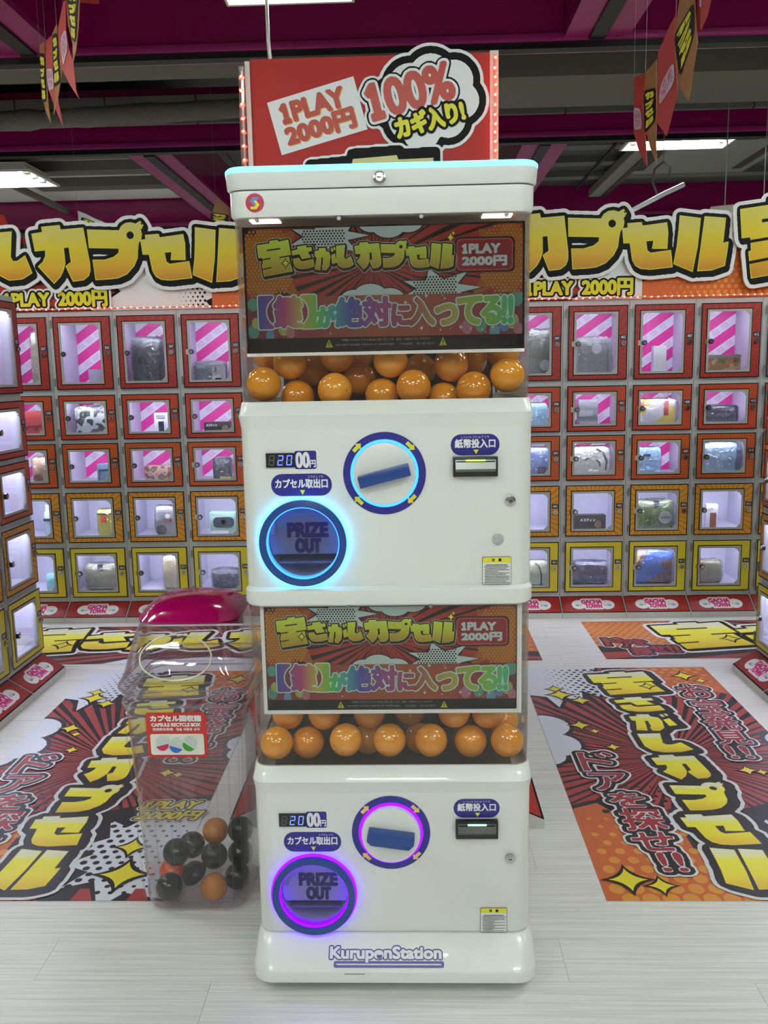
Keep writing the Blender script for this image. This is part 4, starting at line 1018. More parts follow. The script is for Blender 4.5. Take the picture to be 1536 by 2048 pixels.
    # cap, screws, lamps
    cap = MB().loft([rrect(-W2+.004, W2-.004, .0, D, .034, 6, .762), rrect(-W2-.001, W2+.001, -.003, D, .036, 6, .768), rrect(-W2-.001, W2+.001, -.003, D, .036, 6, .794 if not upper else .812), rrect(-W2+.004, W2-.004, .001, D, .034, 6, .797 if not upper else .8135)], 0, True)
    cap.build('cap', M_white, t)
    for x in ((-.25, -.085, .08, .25) if upper else (-.085, .09)):
        MB().cyl((x, .0035, .757), 1, .0042, .006, 12).build('screw', mat('screw_grey', (140, 140, 140), .3, .8), t)
    for x in (-.24, .235):
        MB().box(x-.03, x+.03, .03, .07, .7605, .7625).build('inner_lamp', quiet(emis('inner_lamp_pink', (255, 225, 220), 5 if upper else 2)), t)
    return t
GLU = emis('blue_ring_light', (70, 190, 255), 7.0); GLU2 = emis('blue_ring_light_inner', (50, 120, 255), 4.5)
GLP = emis('violet_ring_light', (98, 12, 255), 5.0); GLP2 = emis('violet_ring_light_inner', (96, 10, 255), 4.5)
up_m = capsule_machine(.910, 'upper white capsule machine with blue glowing rings and a lid lit pale blue', GLU, GLU2, 1, 1, 14, 1)
lo_m = capsule_machine(.113, 'lower white capsule machine with violet glowing rings standing on its base', GLP, GLP2, 1, 1, -8, 0)
# lid of the upper machine
lid = MB().loft([rrect(-W2-.003, W2+.003, -.006, MD, .036, 6, .8145), rrect(-W2-.006, W2+.006, -.009, MD, .038, 6, .818), rrect(-W2-.008, W2+.008, -.011, MD, .038, 6, .8455), rrect(-W2-.008, W2+.008, -.011, MD, .038, 6, .846)], 0, True).build('lid', M_white, up_m)
MB().loft([rrect(-W2-.0085, W2+.0085, -.0115, MD, .038, 8, .846), rrect(-W2-.0085, W2+.0085, -.0115, MD, .038, 8, .853), rrect(-W2-.004, W2+.004, -.007, MD-.004, .036, 8, .858), rrect(-W2+.012, W2-.012, .009, MD-.02, .03, 8, .858)], 0, True).build('light_strip', emis('lid_light', (120, 220, 245), 2.6), lid)
MB().loft([rrect(-W2+.012, W2-.012, .009, MD-.02, .03, 8, .856), rrect(-W2+.012, W2-.012, .009, MD-.02, .03, 8, .8595)], 0, True).build('lid_top', M_white, lid)
k = MB().cyl((0, -.0155, 0), 1, .0125, .006, 28).build('key_lock', M_chrome, lid, (-.0015, 0, .829), bevel=.001)
MB().cyl((0, -.0172, 0), 1, .007, .002, 20).box(-.005, .003, -.0182, -.0171, -.0012, .0014, 1).build('keyhole', [M_chrome, M_dark], k)
g = G(.0003); g.fill([circle(0, 0, .0185, 40)], mat('badge_crimson', (178, 26, 72), .35)).up(2)
g.fill([[(-.010, .003), (-.004, .011), (.008, .011), (.008, .0055), (-.001, .0055), (-.003, .0015), (.004, -.005), (.0, -.006)]], mat('badge_blue', (90, 130, 200), .4)).fill([[(.0095, -.004), (.003, -.0125), (-.009, -.0125), (-.009, -.007), (.0, -.007), (.0025, -.003), (-.003, .004), (.003, .005)]], M_ycol, z=g.k*g.step+.0003)
g.build('round_badge', up_m, (-.2515, -.0036, .789), FACE)
# base plinth of the lower machine with the lettering
BS = [rrect(-W2-.002, W2+.002, -.000, MD, .034, 6, -.0015), rrect(-W2-.006, W2+.006, -.012, MD, .036, 6, -.012), rrect(-W2-.0105, W2+.0105, -.053, MD+.01, .045, 6, -.056), rrect(-W2-.011, W2+.011, -.056, MD+.01, .046, 6, -.061), rrect(-W2-.010, W2+.010, -.056, MD+.01, .045, 6, -.082), rrect(-W2-.002, W2+.002, -.048, MD, .04, 6, -.085)]
base = MB().loft(BS, 0, True).build('plinth', M_white, lo_m)
ang = math.atan2(.053-.012, .056-.012)
g = G(.0003); L = fit(text_loops('KuruponStation'), -.132, -.018, .106, .018); L = fit(text_loops('KuruponStation'), -.142, -.010, .104, .020)
Lt = fat([L], .0015, None, 460); Lo = fat([L]+[[[(-.130, -.0175), (.106, -.0175), (.106, -.0125), (-.130, -.0125)]]], .0042, None, 460); bar = [(-.128, -.0162), (.104, -.0162), (.104, -.0135), (-.128, -.0135)]
g.fill(Lo, M_navy).up(); g.fill(Lt, M_pwhite); g.fill([bar], M_pwhite).up(); g.fill([circle(-.0328, .0022, .0062, 20)], M_navy).up(); g.fill([circle(-.0328, .0022, .0062, 20)[1:10]], M_pwhite)
g.build('brand_lettering', base, (.0, -.0340, -.0350), (PI/2-ang, 0, 0))
MB().box(-.11, -.065, -.0565, -.052, -.0612, -.0604).build('scratch', M_dark, base)
for x in (-.25, .25):
    for y in (.02, .38):
        c = MB().cyl((x-.012, y, -.1), 0, .0125, .024, 16).box(x-.016, x+.016, y-.016, y+.016, -.098, -.084).build('caster', M_dark, lo_m)

# capsules inside the machines
M_caps = []
for i, c in enumerate([(226, 150, 34), (218, 140, 28), (234, 158, 44)]):
    m = mat('orange_capsule_%d' % i, c, .16, coat=.8, noise=.10, nscale=30); M_caps.append(m)
def capsule_mesh(m, seed):
    mb = MB(); mb.sphere((0, 0, 0), .0372, 28, 16, 0); mb.loft([[(.0376*math.cos(a), .0376*math.sin(a), z) for a in [2*PI*k/28 for k in range(28)]] for z in (-.0012, .0012)], 0, True, False, False)
    rd = random.Random(seed)
    for k in range(2):
        a, b = rd.uniform(0, 6.28), rd.uniform(.2, .6); p = Vector((math.cos(a)*math.cos(b), math.sin(a)*math.cos(b), math.sin(b)))*.0372; mb.sphere(tuple(p), .0014, 6, 4, 1)
    return mb.mesh('capsule', [m, M_dark])
CAPM = [capsule_mesh(M_caps[i % 3], i) for i in range(5)]
UPC = [(-0.3117, 1.8748, 1.3406), (-0.2435, 1.905, 1.3105), (-0.16, 1.875, 1.325), (-0.0602, 1.9051, 1.3117), (0.0078, 1.8747, 1.3293), (0.0723, 1.9108, 1.3), (0.1356, 1.8739, 1.3222), (0.2067, 1.8751, 1.3504), (-0.2577, 1.905, 1.3858), (-0.218, 1.975, 1.369), (-0.1573, 1.9248, 1.3984), (-0.1119, 1.9597, 1.3474), (-0.0406, 1.8952, 1.385), (0.023, 1.975, 1.364), (0.0892, 1.9052, 1.3745), (0.1362, 1.9822, 1.384), (-0.3117, 1.9553, 1.4061), (0.2067, 1.9578, 1.401), (-0.1187, 2.0106, 1.4042)]
UPL = ['first capsule from the left in the front row of the upper machine', 'second capsule from the left in the front row of the upper machine', 'third capsule from the left in the front row of the upper machine', 'fourth capsule from the left in the front row of the upper machine, low',
       'fifth capsule in the front row of the upper machine, with two dark holes', 'sixth capsule in the front row of the upper machine, set back and low', 'seventh capsule from the left in the front row of the upper machine', 'last capsule at the right end of the front row of the upper machine, high',
       'capsule above the gap between the first two in the upper machine', 'shaded capsule deep behind the second raised one in the upper machine', 'capsule half hidden by the board above the third front one', 'shaded capsule behind and right of the third front one in the upper machine',
       'capsule above the fourth front one, cut by the upper board', 'shaded capsule behind the fifth front one in the upper machine', 'capsule above the gap between the sixth and seventh in the upper machine', 'shaded capsule behind, just under the upper board near the right', 'shaded capsule high behind the far left one in the upper machine', 'capsule high behind the far right one in the upper machine', 'darkest capsule deep in the middle under the upper board']
LOC = [(-0.3117, 1.853, 0.5392), (-0.2441, 1.8862, 0.5258), (-0.155, 1.855, 0.545), (-0.057, 1.855, 0.544), (0.036, 1.855, 0.543), (0.1268, 1.8846, 0.5276), (0.2067, 1.8545, 0.5414), (-0.2916, 1.9089, 0.5874), (-0.206, 1.8952, 0.5917), (-0.104, 1.905, 0.589), (-0.0107, 1.955, 0.5761), (0.0127, 1.955, 0.5033), (-0.112, 1.955, 0.5033), (0.0901, 1.8953, 0.594), (0.1666, 1.8956, 0.5921), (0.2067, 1.955, 0.548)]
LOL = ['first capsule from the left in the front row of the lower machine', 'second capsule in the front row of the lower machine, set back', 'third capsule from the left in the front row of the lower machine', 'middle capsule in the front row of the lower machine', 'fifth capsule from the left in the front row of the lower machine', 'sixth capsule in the front row of the lower machine, set back', 'last capsule at the right end of the front row of the lower machine',
       'capsule cut by the lower board above the first two on the left', 'capsule cut by the lower board above the second and third', 'capsule cut by the lower board above the third and fourth', 'shaded capsule deep under the lower board right of the middle', 'shaded capsule deep behind the gap right of the middle one', 'shaded capsule deep behind the gap left of the middle one', 'capsule cut by the lower board above the fifth and sixth', 'capsule cut by the lower board above the sixth', 'shaded capsule high behind the far right one in the lower machine']
def cap(p, l, g_, i, me=None):
    rd = random.Random(i*7+3); o = link('capsule', me or CAPM[i % 5], None, p, (rd.uniform(-1, 1), rd.uniform(-1, 1), rd.uniform(0, 6))); return tag(o, l, 'capsule', g_)
for i, (p, l) in enumerate(zip(UPC, UPL)): cap(p, 'orange '+l if l.startswith('capsule') else l.replace('capsule', 'orange capsule', 1), 'orange capsules in the upper machine', i)
for i, (p, l) in enumerate(zip(LOC, LOL)): cap(p, 'orange '+l if l.startswith('capsule') else l.replace('capsule', 'orange capsule', 1), 'orange capsules in the lower machine', i+30)
names = ['lowest', 'second lowest', 'middle', 'second highest', 'highest']
for side, xs, nm in ((-1, -.3115, 'left'), (1, .2065, 'right')):
    for i in range(3):
        cap((xs, 1.98+.012*(i % 2), 1.478+i*.0765), 'orange capsule seen through the upper canister\'s %s side behind the board, %s of three' % (nm, ('lowest', 'middle', 'highest')[i]), 'orange capsules in the upper machine', 60+i+side)
    for i in range(2):
        cap((xs, 1.97+.012*(i % 2), .680+i*.077), 'orange capsule seen through the lower canister\'s %s side behind the board, %s of two' % (nm, ('lower', 'upper')[i]), 'orange capsules in the lower machine', 80+i+side)

# ================================================================== ISLAND BEHIND THE MACHINE WITH THE RED PRICE SIGN
t = thing('island_cabinet', 'white island cabinet directly behind the capsule machines, its red base showing at right', 'cabinet', (-.09, 2.445, 0))
MB().box(-.325, .325, 0, 1.42, .0, 1.71).build('body', M_grey, t)
for s in (-1, 1):
    bs = thing('x', None, None); bpy.data.objects.remove(bs)
    m = MB(); A, B = .325, .475
    m.loft([[(s*A, y, 0), (s*B, y, 0), (s*B, y, .028), (s*A, y, .095)] for y in (0, 1.42)], 0, False)
    b = m.build('base', [M_offwhite], t)
    def q(a0, a1, y0, y1, e, mm):
        f = lambda a: (s*(A+(B-A)*a), .095-.067*a+e)
        (xa, za), (xb, zb_) = f(a0), f(a1); return MB().add([(xa, y0, za), (xb, y0, zb_), (xb, y1, zb_), (xa, y1, za)], [(0, 1, 2, 3)]).build('printed_panel', mm, b)
    for k in range(4):
        q(0, 1, .002+k*.355, .353+k*.355, .0007, M_black); q(.05, .95, .010+k*.355, .345+k*.355, .0012, M_red)
        link('printed_logo', LOGO, b, (s*.40, .178+k*.355, .0625), (0, s*math.atan2(.067, .15), s*PI/2))
t = thing('price_sign', 'red box sign with 1PLAY 2000 yen and 100% bubble standing behind the machine top', 'sign', (-.09, 2.42, 1.7105))
SX0, SX1 = -.316, .309
MB().box(SX0, SX1, .0, .10, 0, .462).build('box', mat('sign_red', (166, 32, 26), .5, spec=.3), t)
MB().box(SX0-.012, SX0, -.008, .10, 0, .455).build('white_edge', M_offwhite, t); MB().box(SX1, SX1+.022, .0, .10, 0, .466).build('white_edge', M_offwhite, t)
g = G(.0004); A = math.radians(14.5)
def rot(pts, cx, cy, a): return [(cx+x*math.cos(a)-y*math.sin(a), cy+x*math.sin(a)+y*math.cos(a)) for x, y in pts]
cx, cz = -.143, .318
g.fill([rot([(-.118, -.068), (.118, -.068), (.118, .068), (-.118, .068)], cx, cz, A)], M_pwhite).up()
for col, dx, dz in ((M_lorange, .003, -.002), (mat('sign_text_red', (176, 52, 34), .4), 0, 0)):
    for s_, x0, x1, z0, z1 in (('1PLAY', -.090, .078, .006, .052), ('2000円', -.092, .092, -.052, -.004)):
        L = fit(text_loops(s_), x0, z0, x1, z1); L = [rot([(p[0], p[1]) for p in l], cx+dx, cz+dz, A) for l in L]; g.fill(fat([L], .0034, None, 240), col)
    g.up()
bub = [[circle(x, z, r, 28)] for x, z, r in ((.10, .385, .06), (.155, .405, .062), (.215, .395, .055), (.235, .345, .05), (.06, .345, .055), (.20, .30, .05), (.13, .275, .055), (.09, .30, .05))]+[[[(.10, .26), (.155, .25), (.142, .205)]]]
tA = math.radians(14)
num = [rot(l, .085, .365, tA) for l in fit(text_loops('100%'), -.095, -.042, .128, .046)]
g.fill(fat(bub+[num], .022, None, 240), M_pwhite).up(); g.fill(fat(bub+[num], .014, None, 240), M_black).up(); g.fill(fat(bub, -.004, None, 240), M_pwhite).up()
g.fill(fat([num], .016, None, 240), M_black).up(); g.fill(fat([num], .0115, None, 240), M_pwhite).up(); g.fill(fat([num], .005, None, 240), mat('sign_text_red', (176, 52, 34), .4)).up()
k_ = [rot(l, .150, .297, tA) for l in fit(text_loops('カギ入り!'), -.088, -.022, .092, .030)]
g.fill(fat([k_], .0105, None, 240), M_black).up(); g.fill(fat([k_], .0035, None, 240), M_ycol).up()
tl = [[(-.17, .0), (.168, .0), (.168, .222), (.075, .218), (.073, .228), (-.055, .222), (-.06, .205), (-.168, .197)]]
g.fill(fat([tl], .017, None, 160), M_pwhite).up(); g.fill(fat([tl], .011, None, 160), M_black).up(); g.fill([[(-.165, .0), (.162, .0), (.160, .205), (.068, .203), (.064, .214), (-.052, .207), (-.055, .193), (-.160, .184)]], mat('sign_cream', (205, 196, 128), .4))
g.build('printed_front', t, (0, -.0006, 0), FACE)
led_string([(-.09+SX0-.020, 2.400, 1.80), (-.09+SX0-.020, 2.400, 2.14)], 'red leds in a clear strip down the left edge of the red price sign', .034)
led_string([(-.09+SX1+.012, 2.409, 1.80), (-.09+SX1+.012, 2.409, 2.165)], 'red leds down the right edge of the red price sign', .022)
MB().tube([(SX0-.020, -.015, .08), (SX0-.022, -.016, .25), (SX0-.019, -.015, .44)], .0085).build('led_sleeve', clear('led_sleeve', (240, 235, 230), 1, .1, haze=.12), t)

# ================================================================== CAPSULE RECYCLE BIN
M_bin = clear('bin_plastic', (249, 248, 249), 1.0, .02, bump=.25, bscale=6, haze=.004, hcol=(215, 210, 215))
bt = thing('recycle_bin', 'clear plastic capsule recycling bin with a magenta lid flap, left of the machines', 'bin', (-.5675, 2.16, 0))
def br(z, hx, y0, y1, r, dx=0): return rrect(-hx+dx, hx+dx, y0, y1, r, 5, z)
outer = [br(.004, .118, -.115, .115, .045), br(.012, .130, -.127, .127, .052), br(.03, .1325, -.130, .130, .05), br(.30, .140, -.140, .142, .045), br(.545, .149, -.150, .152, .045), br(.556, .157, -.158, .160, .05), br(.575, .158, -.159, .161, .05), br(.580, .149, -.150, .152, .045), br(.596, .150, -.151, .153, .045), br(.600, .162, -.163, .165, .052), br(.618, .163, -.164, .166, .053), br(.623, .154, -.155, .158, .046)]
inner = [[(p[0]*.985, p[1]*.985, max(.008, p[2])) for p in r_] for r_ in outer][::-1]
MB().loft(outer, 0, True, True, False).loft(inner, 0, True, False, True).build('bin_body', M_bin, bt)
dome = [br(.624, .153, -.154, .157, .045), br(.66, .146, -.144, .156, .05), br(.70, .138, -.125, .154, .055), br(.735, .131, -.100, .152, .06), br(.757, .127, -.078, .150, .06)]
din = [[(p[0]*.98, p[1]*.98, p[2]) for p in r_] for r_ in dome][::-1]
MB().loft(dome, 0, True, False, False).loft(din, 0, True, False, False).build('dome', M_bin, bt)
capr = [br(.752, .130, -.082, .152, .06), br(.758, .131, -.084, .153, .06), br(.775, .119, -.068, .146, .058), br(.788, .102, -.045, .132, .055), br(.799, .074, -.012, .108, .05), br(.804, .035, .02, .08, .028)]
MB().loft(capr, 0, True, False, True).build('flap_lid', mat('flap_magenta', (150, 2, 78), .12, coat=.6), bt)
MB().box(-.11, .11, .10, .106, .70, .76).build('rear_lip', mat('flap_magenta', (150, 2, 78), .12, coat=.6), bt)
for z, e in ((.566, .1575), (.590, .1505), (.609, .1635), (.626, .1555)):
    lp = rrect(-e, e, -e+.001, e+.003, .05, 5, z); MB().tube(lp+[lp[0]], .0026, 6).build('rim_bead', clear('rim_highlight_plastic', (240, 238, 240), 2.5, .05, haze=.10), bt)  # rim ridges, with whitish haze put in for their bright highlight lines
# raised oval on the sloping dome front
ov = []
for i in range(49):
    a = 2*PI*i/48; z = .683+.050*math.sin(a); x = -.012+.088*math.cos(a)
    zz = [(.624, -.154), (.66, -.144), (.70, -.125), (.735, -.100), (.757, -.078)]
    y = np.interp(z, [q_[0] for q_ in zz], [q_[1] for q_ in zz]); ov.append((x, float(y)-.003, z))
MB().tube(ov, .0022, 8).build('raised_oval', mat('oval_edge', (205, 205, 180), .15), bt)
for x in (-.085, -.045, .07, .10, .125): MB().tube([(x, -.128-.0, .03), (x*1.04, -.139, .30), (x*1.09, -.150, .54)], .0016, 6).build('rib', M_bin, bt)
for x, y in ((-.134, -.126), (.134, -.126)): MB().tube([(x*.97, y*.98, .03), (x*1.02, y*1.06, .30), (x*1.08, y*1.15, .54)], .003, 6).build('rib', M_bin, bt)
g = G(.0004); g.fill([rrect(0, .148, 0, .118, .008)], mat('bin_sticker_red', (186, 40, 34), .35)).up(); g.fill([rrect(.008, .140, .007, .062, .006)], mat('bin_sticker_white', (226, 226, 214), .4)).up()
text(g, 'カプセル回収箱', .012, .095, .136, .110, M_pwhite, .0011); text(g, 'CAPSULE RECYCLE BOX', .014, .082, .134, .0905, M_pwhite, .0007); text(g, '扭蛋殼收集箱', .016, .071, .066, .0785, M_pwhite, .0002); text(g, '캡슐 재활용 상자', .074, .071, .132, .0785, M_pwhite, .0002)
for cx, cz, c, a in ((.037, .036, (176, 30, 84), -.25), (.071, .030, (36, 100, 190), .3), (.104, .034, (50, 140, 44), .6)):
    g.fill([circle(cx+.002, cz+.006, .017, 24)], mat('bubble_grey', (196, 206, 200), .4), z=(g.k+cx)*g.step)
    g.fill([rot([(-.018, .0)]+[(-.016*math.cos(PI*i/12), -.017*math.sin(PI*i/12)) for i in range(13)]+[(.018, .0)], cx, cz, -a)], mat('logo_cup_%d' % c[0], c, .4), z=(g.k+1+cx)*g.step)
    g.fill([rot([(-.018, -.002), (.018, -.002), (.018, .0), (-.018, .0)], cx, cz, -a)], M_pwhite, z=(g.k+2+cx)*g.step)
g.build('sticker', bt, (-.0885, -.1527, .435), (PI/2+.035, 0, .0))
M_blk = mat('black_capsule', (12, 13, 15), .18, coat=.3); M_or2 = mat('vermilion_capsule', (222, 92, 40), .25, coat=.3); M_oc = mat('amber_capsule', (190, 116, 36), .22, coat=.4)
def small_capsule(m, half=False):
    mb = MB()
    if half:
        rings = [[(.0345*math.cos(b)*math.cos(a), .0345*math.cos(b)*math.sin(a), .0345*math.sin(b)) for a in [2*PI*k/28 for k in range(28)]] for b in [-PI/2*.98+PI/2*.98*q_/7 for q_ in range(8)]]
        rings += [[(p[0]*.93, p[1]*.93, p[2]*.93) for p in r_] for r_ in rings[::-1]]
        mb.loft(rings, 0, True, True, True)
    else:
        mb.sphere((0, 0, 0), .0345, 28, 16, 0).loft([[(.0349*math.cos(a), .0349*math.sin(a), z) for a in [2*PI*k/28 for k in range(28)]] for z in (-.0012, .0012)], 0, True, False, False)
    return mb.mesh('capsule', [m])
SC = {'k': small_capsule(M_blk), 'h': small_capsule(M_blk, True), 'o': small_capsule(M_oc), 'v': small_capsule(M_or2)}
BINC = [((-0.547, 2.196, 0.135), 'o', 'amber capsule on top of the pile at the back of the recycling bin'), ((-0.602, 2.155, 0.118), 'k', 'black capsule tucked behind the topmost left black one in the bin'), ((-0.626, 2.09, 0.135), 'k', 'topmost left black capsule in the bin, in front of another black one'), ((-0.657, 2.150, 0.047), 'v', 'bright vermilion capsule at the left of the bin'),
        ((-0.645, 2.075, 0.047), 'k', 'black capsule at the front left bottom of the bin'), ((-0.536, 2.128, 0.103), 'k', 'black capsule in the middle of the bin pile, right of centre'), ((-0.589, 2.120, 0.053), 'h', 'black half shell lying open at the middle front of the bin'), ((-0.528, 2.074, 0.047), 'o', 'amber capsule at the front right bottom of the bin'),
        ((-0.474, 2.178, 0.149), 'k', 'highest black capsule at the right side of the bin'), ((-0.4745, 2.121, 0.048), 'k', 'black capsule at the bottom right corner of the bin'), ((-0.478, 2.184, 0.078), 'k', 'black capsule between the upper and the bottom one at the bin right side')]
for i, (p, k, l) in enumerate(BINC):
    o = link('capsule', SC[k], None, p, (.5 if k == 'h' else i*.7, .3*i, i)); tag(o, l, 'capsule', 'capsules in the recycling bin')

# ================================================================== FLOOR MATS
MW, MH = .836, 1.79
def mat_near():
    """printed portrait mat: sunburst, clouds, dots and the vertical title"""
    g = G(.00006); g.cb = (0, 0, MW, MH); U = lambda u: u*MW; V = lambda v: v*MH
    jetb = mat('mat_black', (40, 38, 42), .35, spec=.3); red = mat('mat_red', (152, 62, 62), .35, spec=.3); wht = mat('mat_white', (212, 216, 226), .35, spec=.3)
    org = mat('mat_orange', (186, 98, 60), .35, spec=.3); org2 = mat('mat_light_orange', (206, 142, 66), .35, spec=.3)
    g.fill([[(0, 0), (MW, 0), (MW, MH), (0, MH)]], red).up()
    rays(g, U(.5), V(.47), 0, 0, MW, MH, 74, jetb, R=2.2, wmin=.16, wmax=.42, seed=8); g.up()
    def region(p, m_, edge=jetb, w=.016):
        q = clip(p, 0, 0, MW, MH)
        if edge:
            e = [clip(l, 0, 0, MW, MH) for l in fat([[p]], w, None, 150)]
            for l in e:
                if len(l) > 2: g.fill([l], edge)
            g.up()
        g.fill([q], m_).up(); return q
    # orange corners
    q = region([(U(a), V(b)) for a, b in ((.62, 1.02), (1.02, 1.02), (1.02, .80), (.93, .83), (.86, .76), (.80, .81), (.72, .79), (.70, .86))], org, None)
    dots(g, U(.66), V(.85), MW, MH, .05, lambda a, b: .006+.012*b, org2, inside=lambda x, y: _inside((x, y), q) and x < MW-.015 and y < MH-.012, n=8); g.up()
    q = region([(U(a), V(b)) for a, b in ((-.02, -.02), (.52, -.02), (.50, .06), (.36, .13), (.36, .22), (.27, .25), (.20, .29), (.14, .26), (.10, .29), (-.02, .265))], org, jetb, .02)
    dots(g, .012, .008, U(.5), V(.26), .052, lambda a, b: .0225*(1-b*.75), org2, inside=lambda x, y: _inside((x, y), q) and x > .015, sx=1, sy=1.1, n=12); g.up()
    # black dotted zone between
    dots(g, U(.12), V(.26), U(.42), V(.36), .040, lambda a, b: .013*(1-b*.7), jetb, n=8); g.up()
    # top-left burst cloud with dots
    pts = [(-.02, 1.02), (.42, 1.02), (.36, .93), (.40, .86), (.34, .80), (.27, .84), (.245, .755), (.17, .80), (.12, .735), (.08, .80), (-.02, .815)]
    q = region([(U(a), V(b)) for a, b in pts], wht)
    dots(g, U(.10), V(.77), U(.40), MH, .034, lambda a, b: .0125*min(1, .15+a), jetb, inside=lambda x, y: _inside((x, y), q) and y < MH-.01, n=8); g.up()
    # round clouds at the left edge and the right edge
    def puffs(L):
        Lp = [[circle(U(u), V(v), r, 26)] for u, v, r in L]
        for rad_, m_ in ((.018, jetb), (0.001, wht)):
            for l in fat(Lp, rad_, None, 150):
                l = clip(l, 0, 0, MW, MH)
                if len(l) > 2: g.fill([l], m_)
            g.up()
    puffs([(.0, .63, .105), (.02, .535, .10), (-.03, .48, .07)]); puffs([(1.04, .55, .07), (1.05, .50, .06)])
    # lower-right white dotted burst and black jags
    pts = [(1.02, .31), (.92, .28), (.86, .24), (.80, .25), (.74, .21), (.66, .235), (.70, .175), (.62, .15), (.68, .125), (.60, .095), (.70, .075), (.64, .03), (.74, .05), (.80, -.02), (.86, .02), (1.02, .0)]
    e = [(u-.05 if u < 1 else u, v+.012) for u, v in pts]
    region([(U(a), V(b)) for a, b in ((.62, -.02), (1.02, -.02), (1.02, .33), (.80, .30), (.60, .26), (.54, .18), (.60, .12), (.52, .06))], jetb, None)
    q = region([(U(a), V(b)) for a, b in pts], wht, None)
    dots(g, U(.60), V(.02), MW, V(.30), .036, lambda a, b: .0125*(1-a*.7), jetb, inside=lambda x, y: _inside((x, y), q) and x < MW-.012, n=8); g.up()
    for u, v in ((.56, .145), (.57, .045), (.53, .01)): g.fill([clip([(U(u), V(v-.02)), (U(u+.08), V(v)), (U(u+.01), V(v+.02))], 0, 0, MW, MH)], org)
    for u in (.70, .88): g.fill([clip([(U(u), 0), (U(u+.07), 0), (U(u+.04), V(.03)), (U(u+.01), V(.03))], 0, 0, MW, MH)], red)
    g.up()
    def st(u, v, r, sx=1.0, sy=1.0):
        g.fill([star(U(u), V(v), r*1.22, sx, sy, k=.2)], jetb).up(); g.fill([star(U(u), V(v), r*.86, sx, sy, k=.2)], M_lyel2).up()
    for u, v, r in ((.848, .935, .055), (.915, .90, .03), (.151, .812, .06), (.135, .85, .04), (.24, .775, .045), (.178, .632, .045), (.23, .60, .024), (.275, .52, .03), (.763, .413, .035), (.815, .405, .024), (.093, .052, .062), (.19, .036, .042), (.822, .066, .075), (.80, .145, .05)): st(u, v, r)
    # vertical title
    boxes = dict(takara=(.34, .806, .685, .967), sa=(.40, .703, .615, .793), ga=(.42, .597, .62, .691), shi=(.41, .492, .61, .586), ka=(.405, .375, .605, .482), pu=(.41, .259, .625, .366), se=(.375, .147, .60, .247), ru=(.395, .024, .60, .140))
    allp = []; prm = {}
    for k, (a, b, c, d) in boxes.items():
        x0, y0, x1, y1 = bounds(TITLE[k]); sx = (U(c)-U(a))/(x1-x0); sy = (V(d)-V(b))/(y1-y0); prm[k] = (sx, sy, U(a)-x0*sx, V(b)-y0*sy)
        allp.append([l for l in put(TITLE[k][:1] if k == 'pu' else TITLE[k], *prm[k])])
    allg = [[l] for grp in allp for l in grp]
    for r, m_, sh in ((.034, M_pwhite2, (.012, -.012)), (.022, jetb, (.012, -.012))):
        for l in fat(allg, r, sh, 420): g.fill([clip(l, 0, 0, MW, MH)], m_)
        g.up()
    for k in boxes: letter(g, k, *prm[k], M_mgrad, M_lyel2, outline=False)
    g.up(5)
    rd_ = mat('mat_text_red', (146, 52, 58), .35, spec=.3)
    items = [('お', (.765, .785, .905, .868)), ('宝', (.765, .688, .905, .770)), ('発', (.755, .600, .900, .680)), ('見', (.745, .530, .885, .594)), ('!!', (.745, .464, .835, .520)),
             ('ド', (.105, .413, .245, .492)), ('ア', (.115, .335, .255, .402)), ('を', (.155, .272, .285, .325)), ('探', (.165, .195, .315, .266)), ('せ', (.165, .131, .310, .187)), ('!!', (.222, .073, .300, .124))]
    LL = [(fit(text_loops(c), U(b[0]), V(b[1]), U(b[2]), V(b[3])), c) for c, b in items]
    grp = [l for l, _ in LL]
    for r, m_ in ((.027, M_pwhite2), (.020, jetb), (.0060, M_pwhite2), (.0030, rd_)): g.fill(fat(grp, r, None, 420), m_).up()
    for s_, b in (('1PLAY', (.745, .272, .955, .298)), ('2000円', (.745, .232, .975, .262))):
        L = fit(text_loops(s_), U(b[0]), V(b[1]), U(b[2]), V(b[3])); L = [[(x+(y-V(b[1]))*.35, y) for x, y in l] for l in L]
        for r, m_ in ((.013, M_pwhite2), (.009, jetb), (.003, M_lyel2)): g.fill(fat([L], r, None, 240), m_, z=(g.k+{.013: 0, .009: 1, .003: 2}[r])*g.step)
    g.up(3)
    return g.mesh('printed_design')
M_lyel2 = mat('mat_yellow', (222, 208, 60), .35, spec=.3); M_pwhite2 = mat('mat_outline_white', (214, 216, 220), .35, spec=.3)
NEAR = mat_near(); MAT_B = MB().box(0, MW, 0, MH, .0002, .0012).mesh('backing', M_pwhite2)
def place_mat(x, y, label, art, back):
    t = thing('floor_mat', label, 'mat', (x, y, 0), group='printed floor mats'); link('backing', back, t); link('printed_design', art, t, (0, 0, .0014)); return t
place_mat(.490, 2.081, 'large printed floor mat right of the machines with a tall yellow title and red words', NEAR, MAT_B)
place_mat(-1.500, 2.081, 'large printed floor mat left of the machines, partly behind the clear bin', NEAR, MAT_B)
FW, FH = 3.11, .628
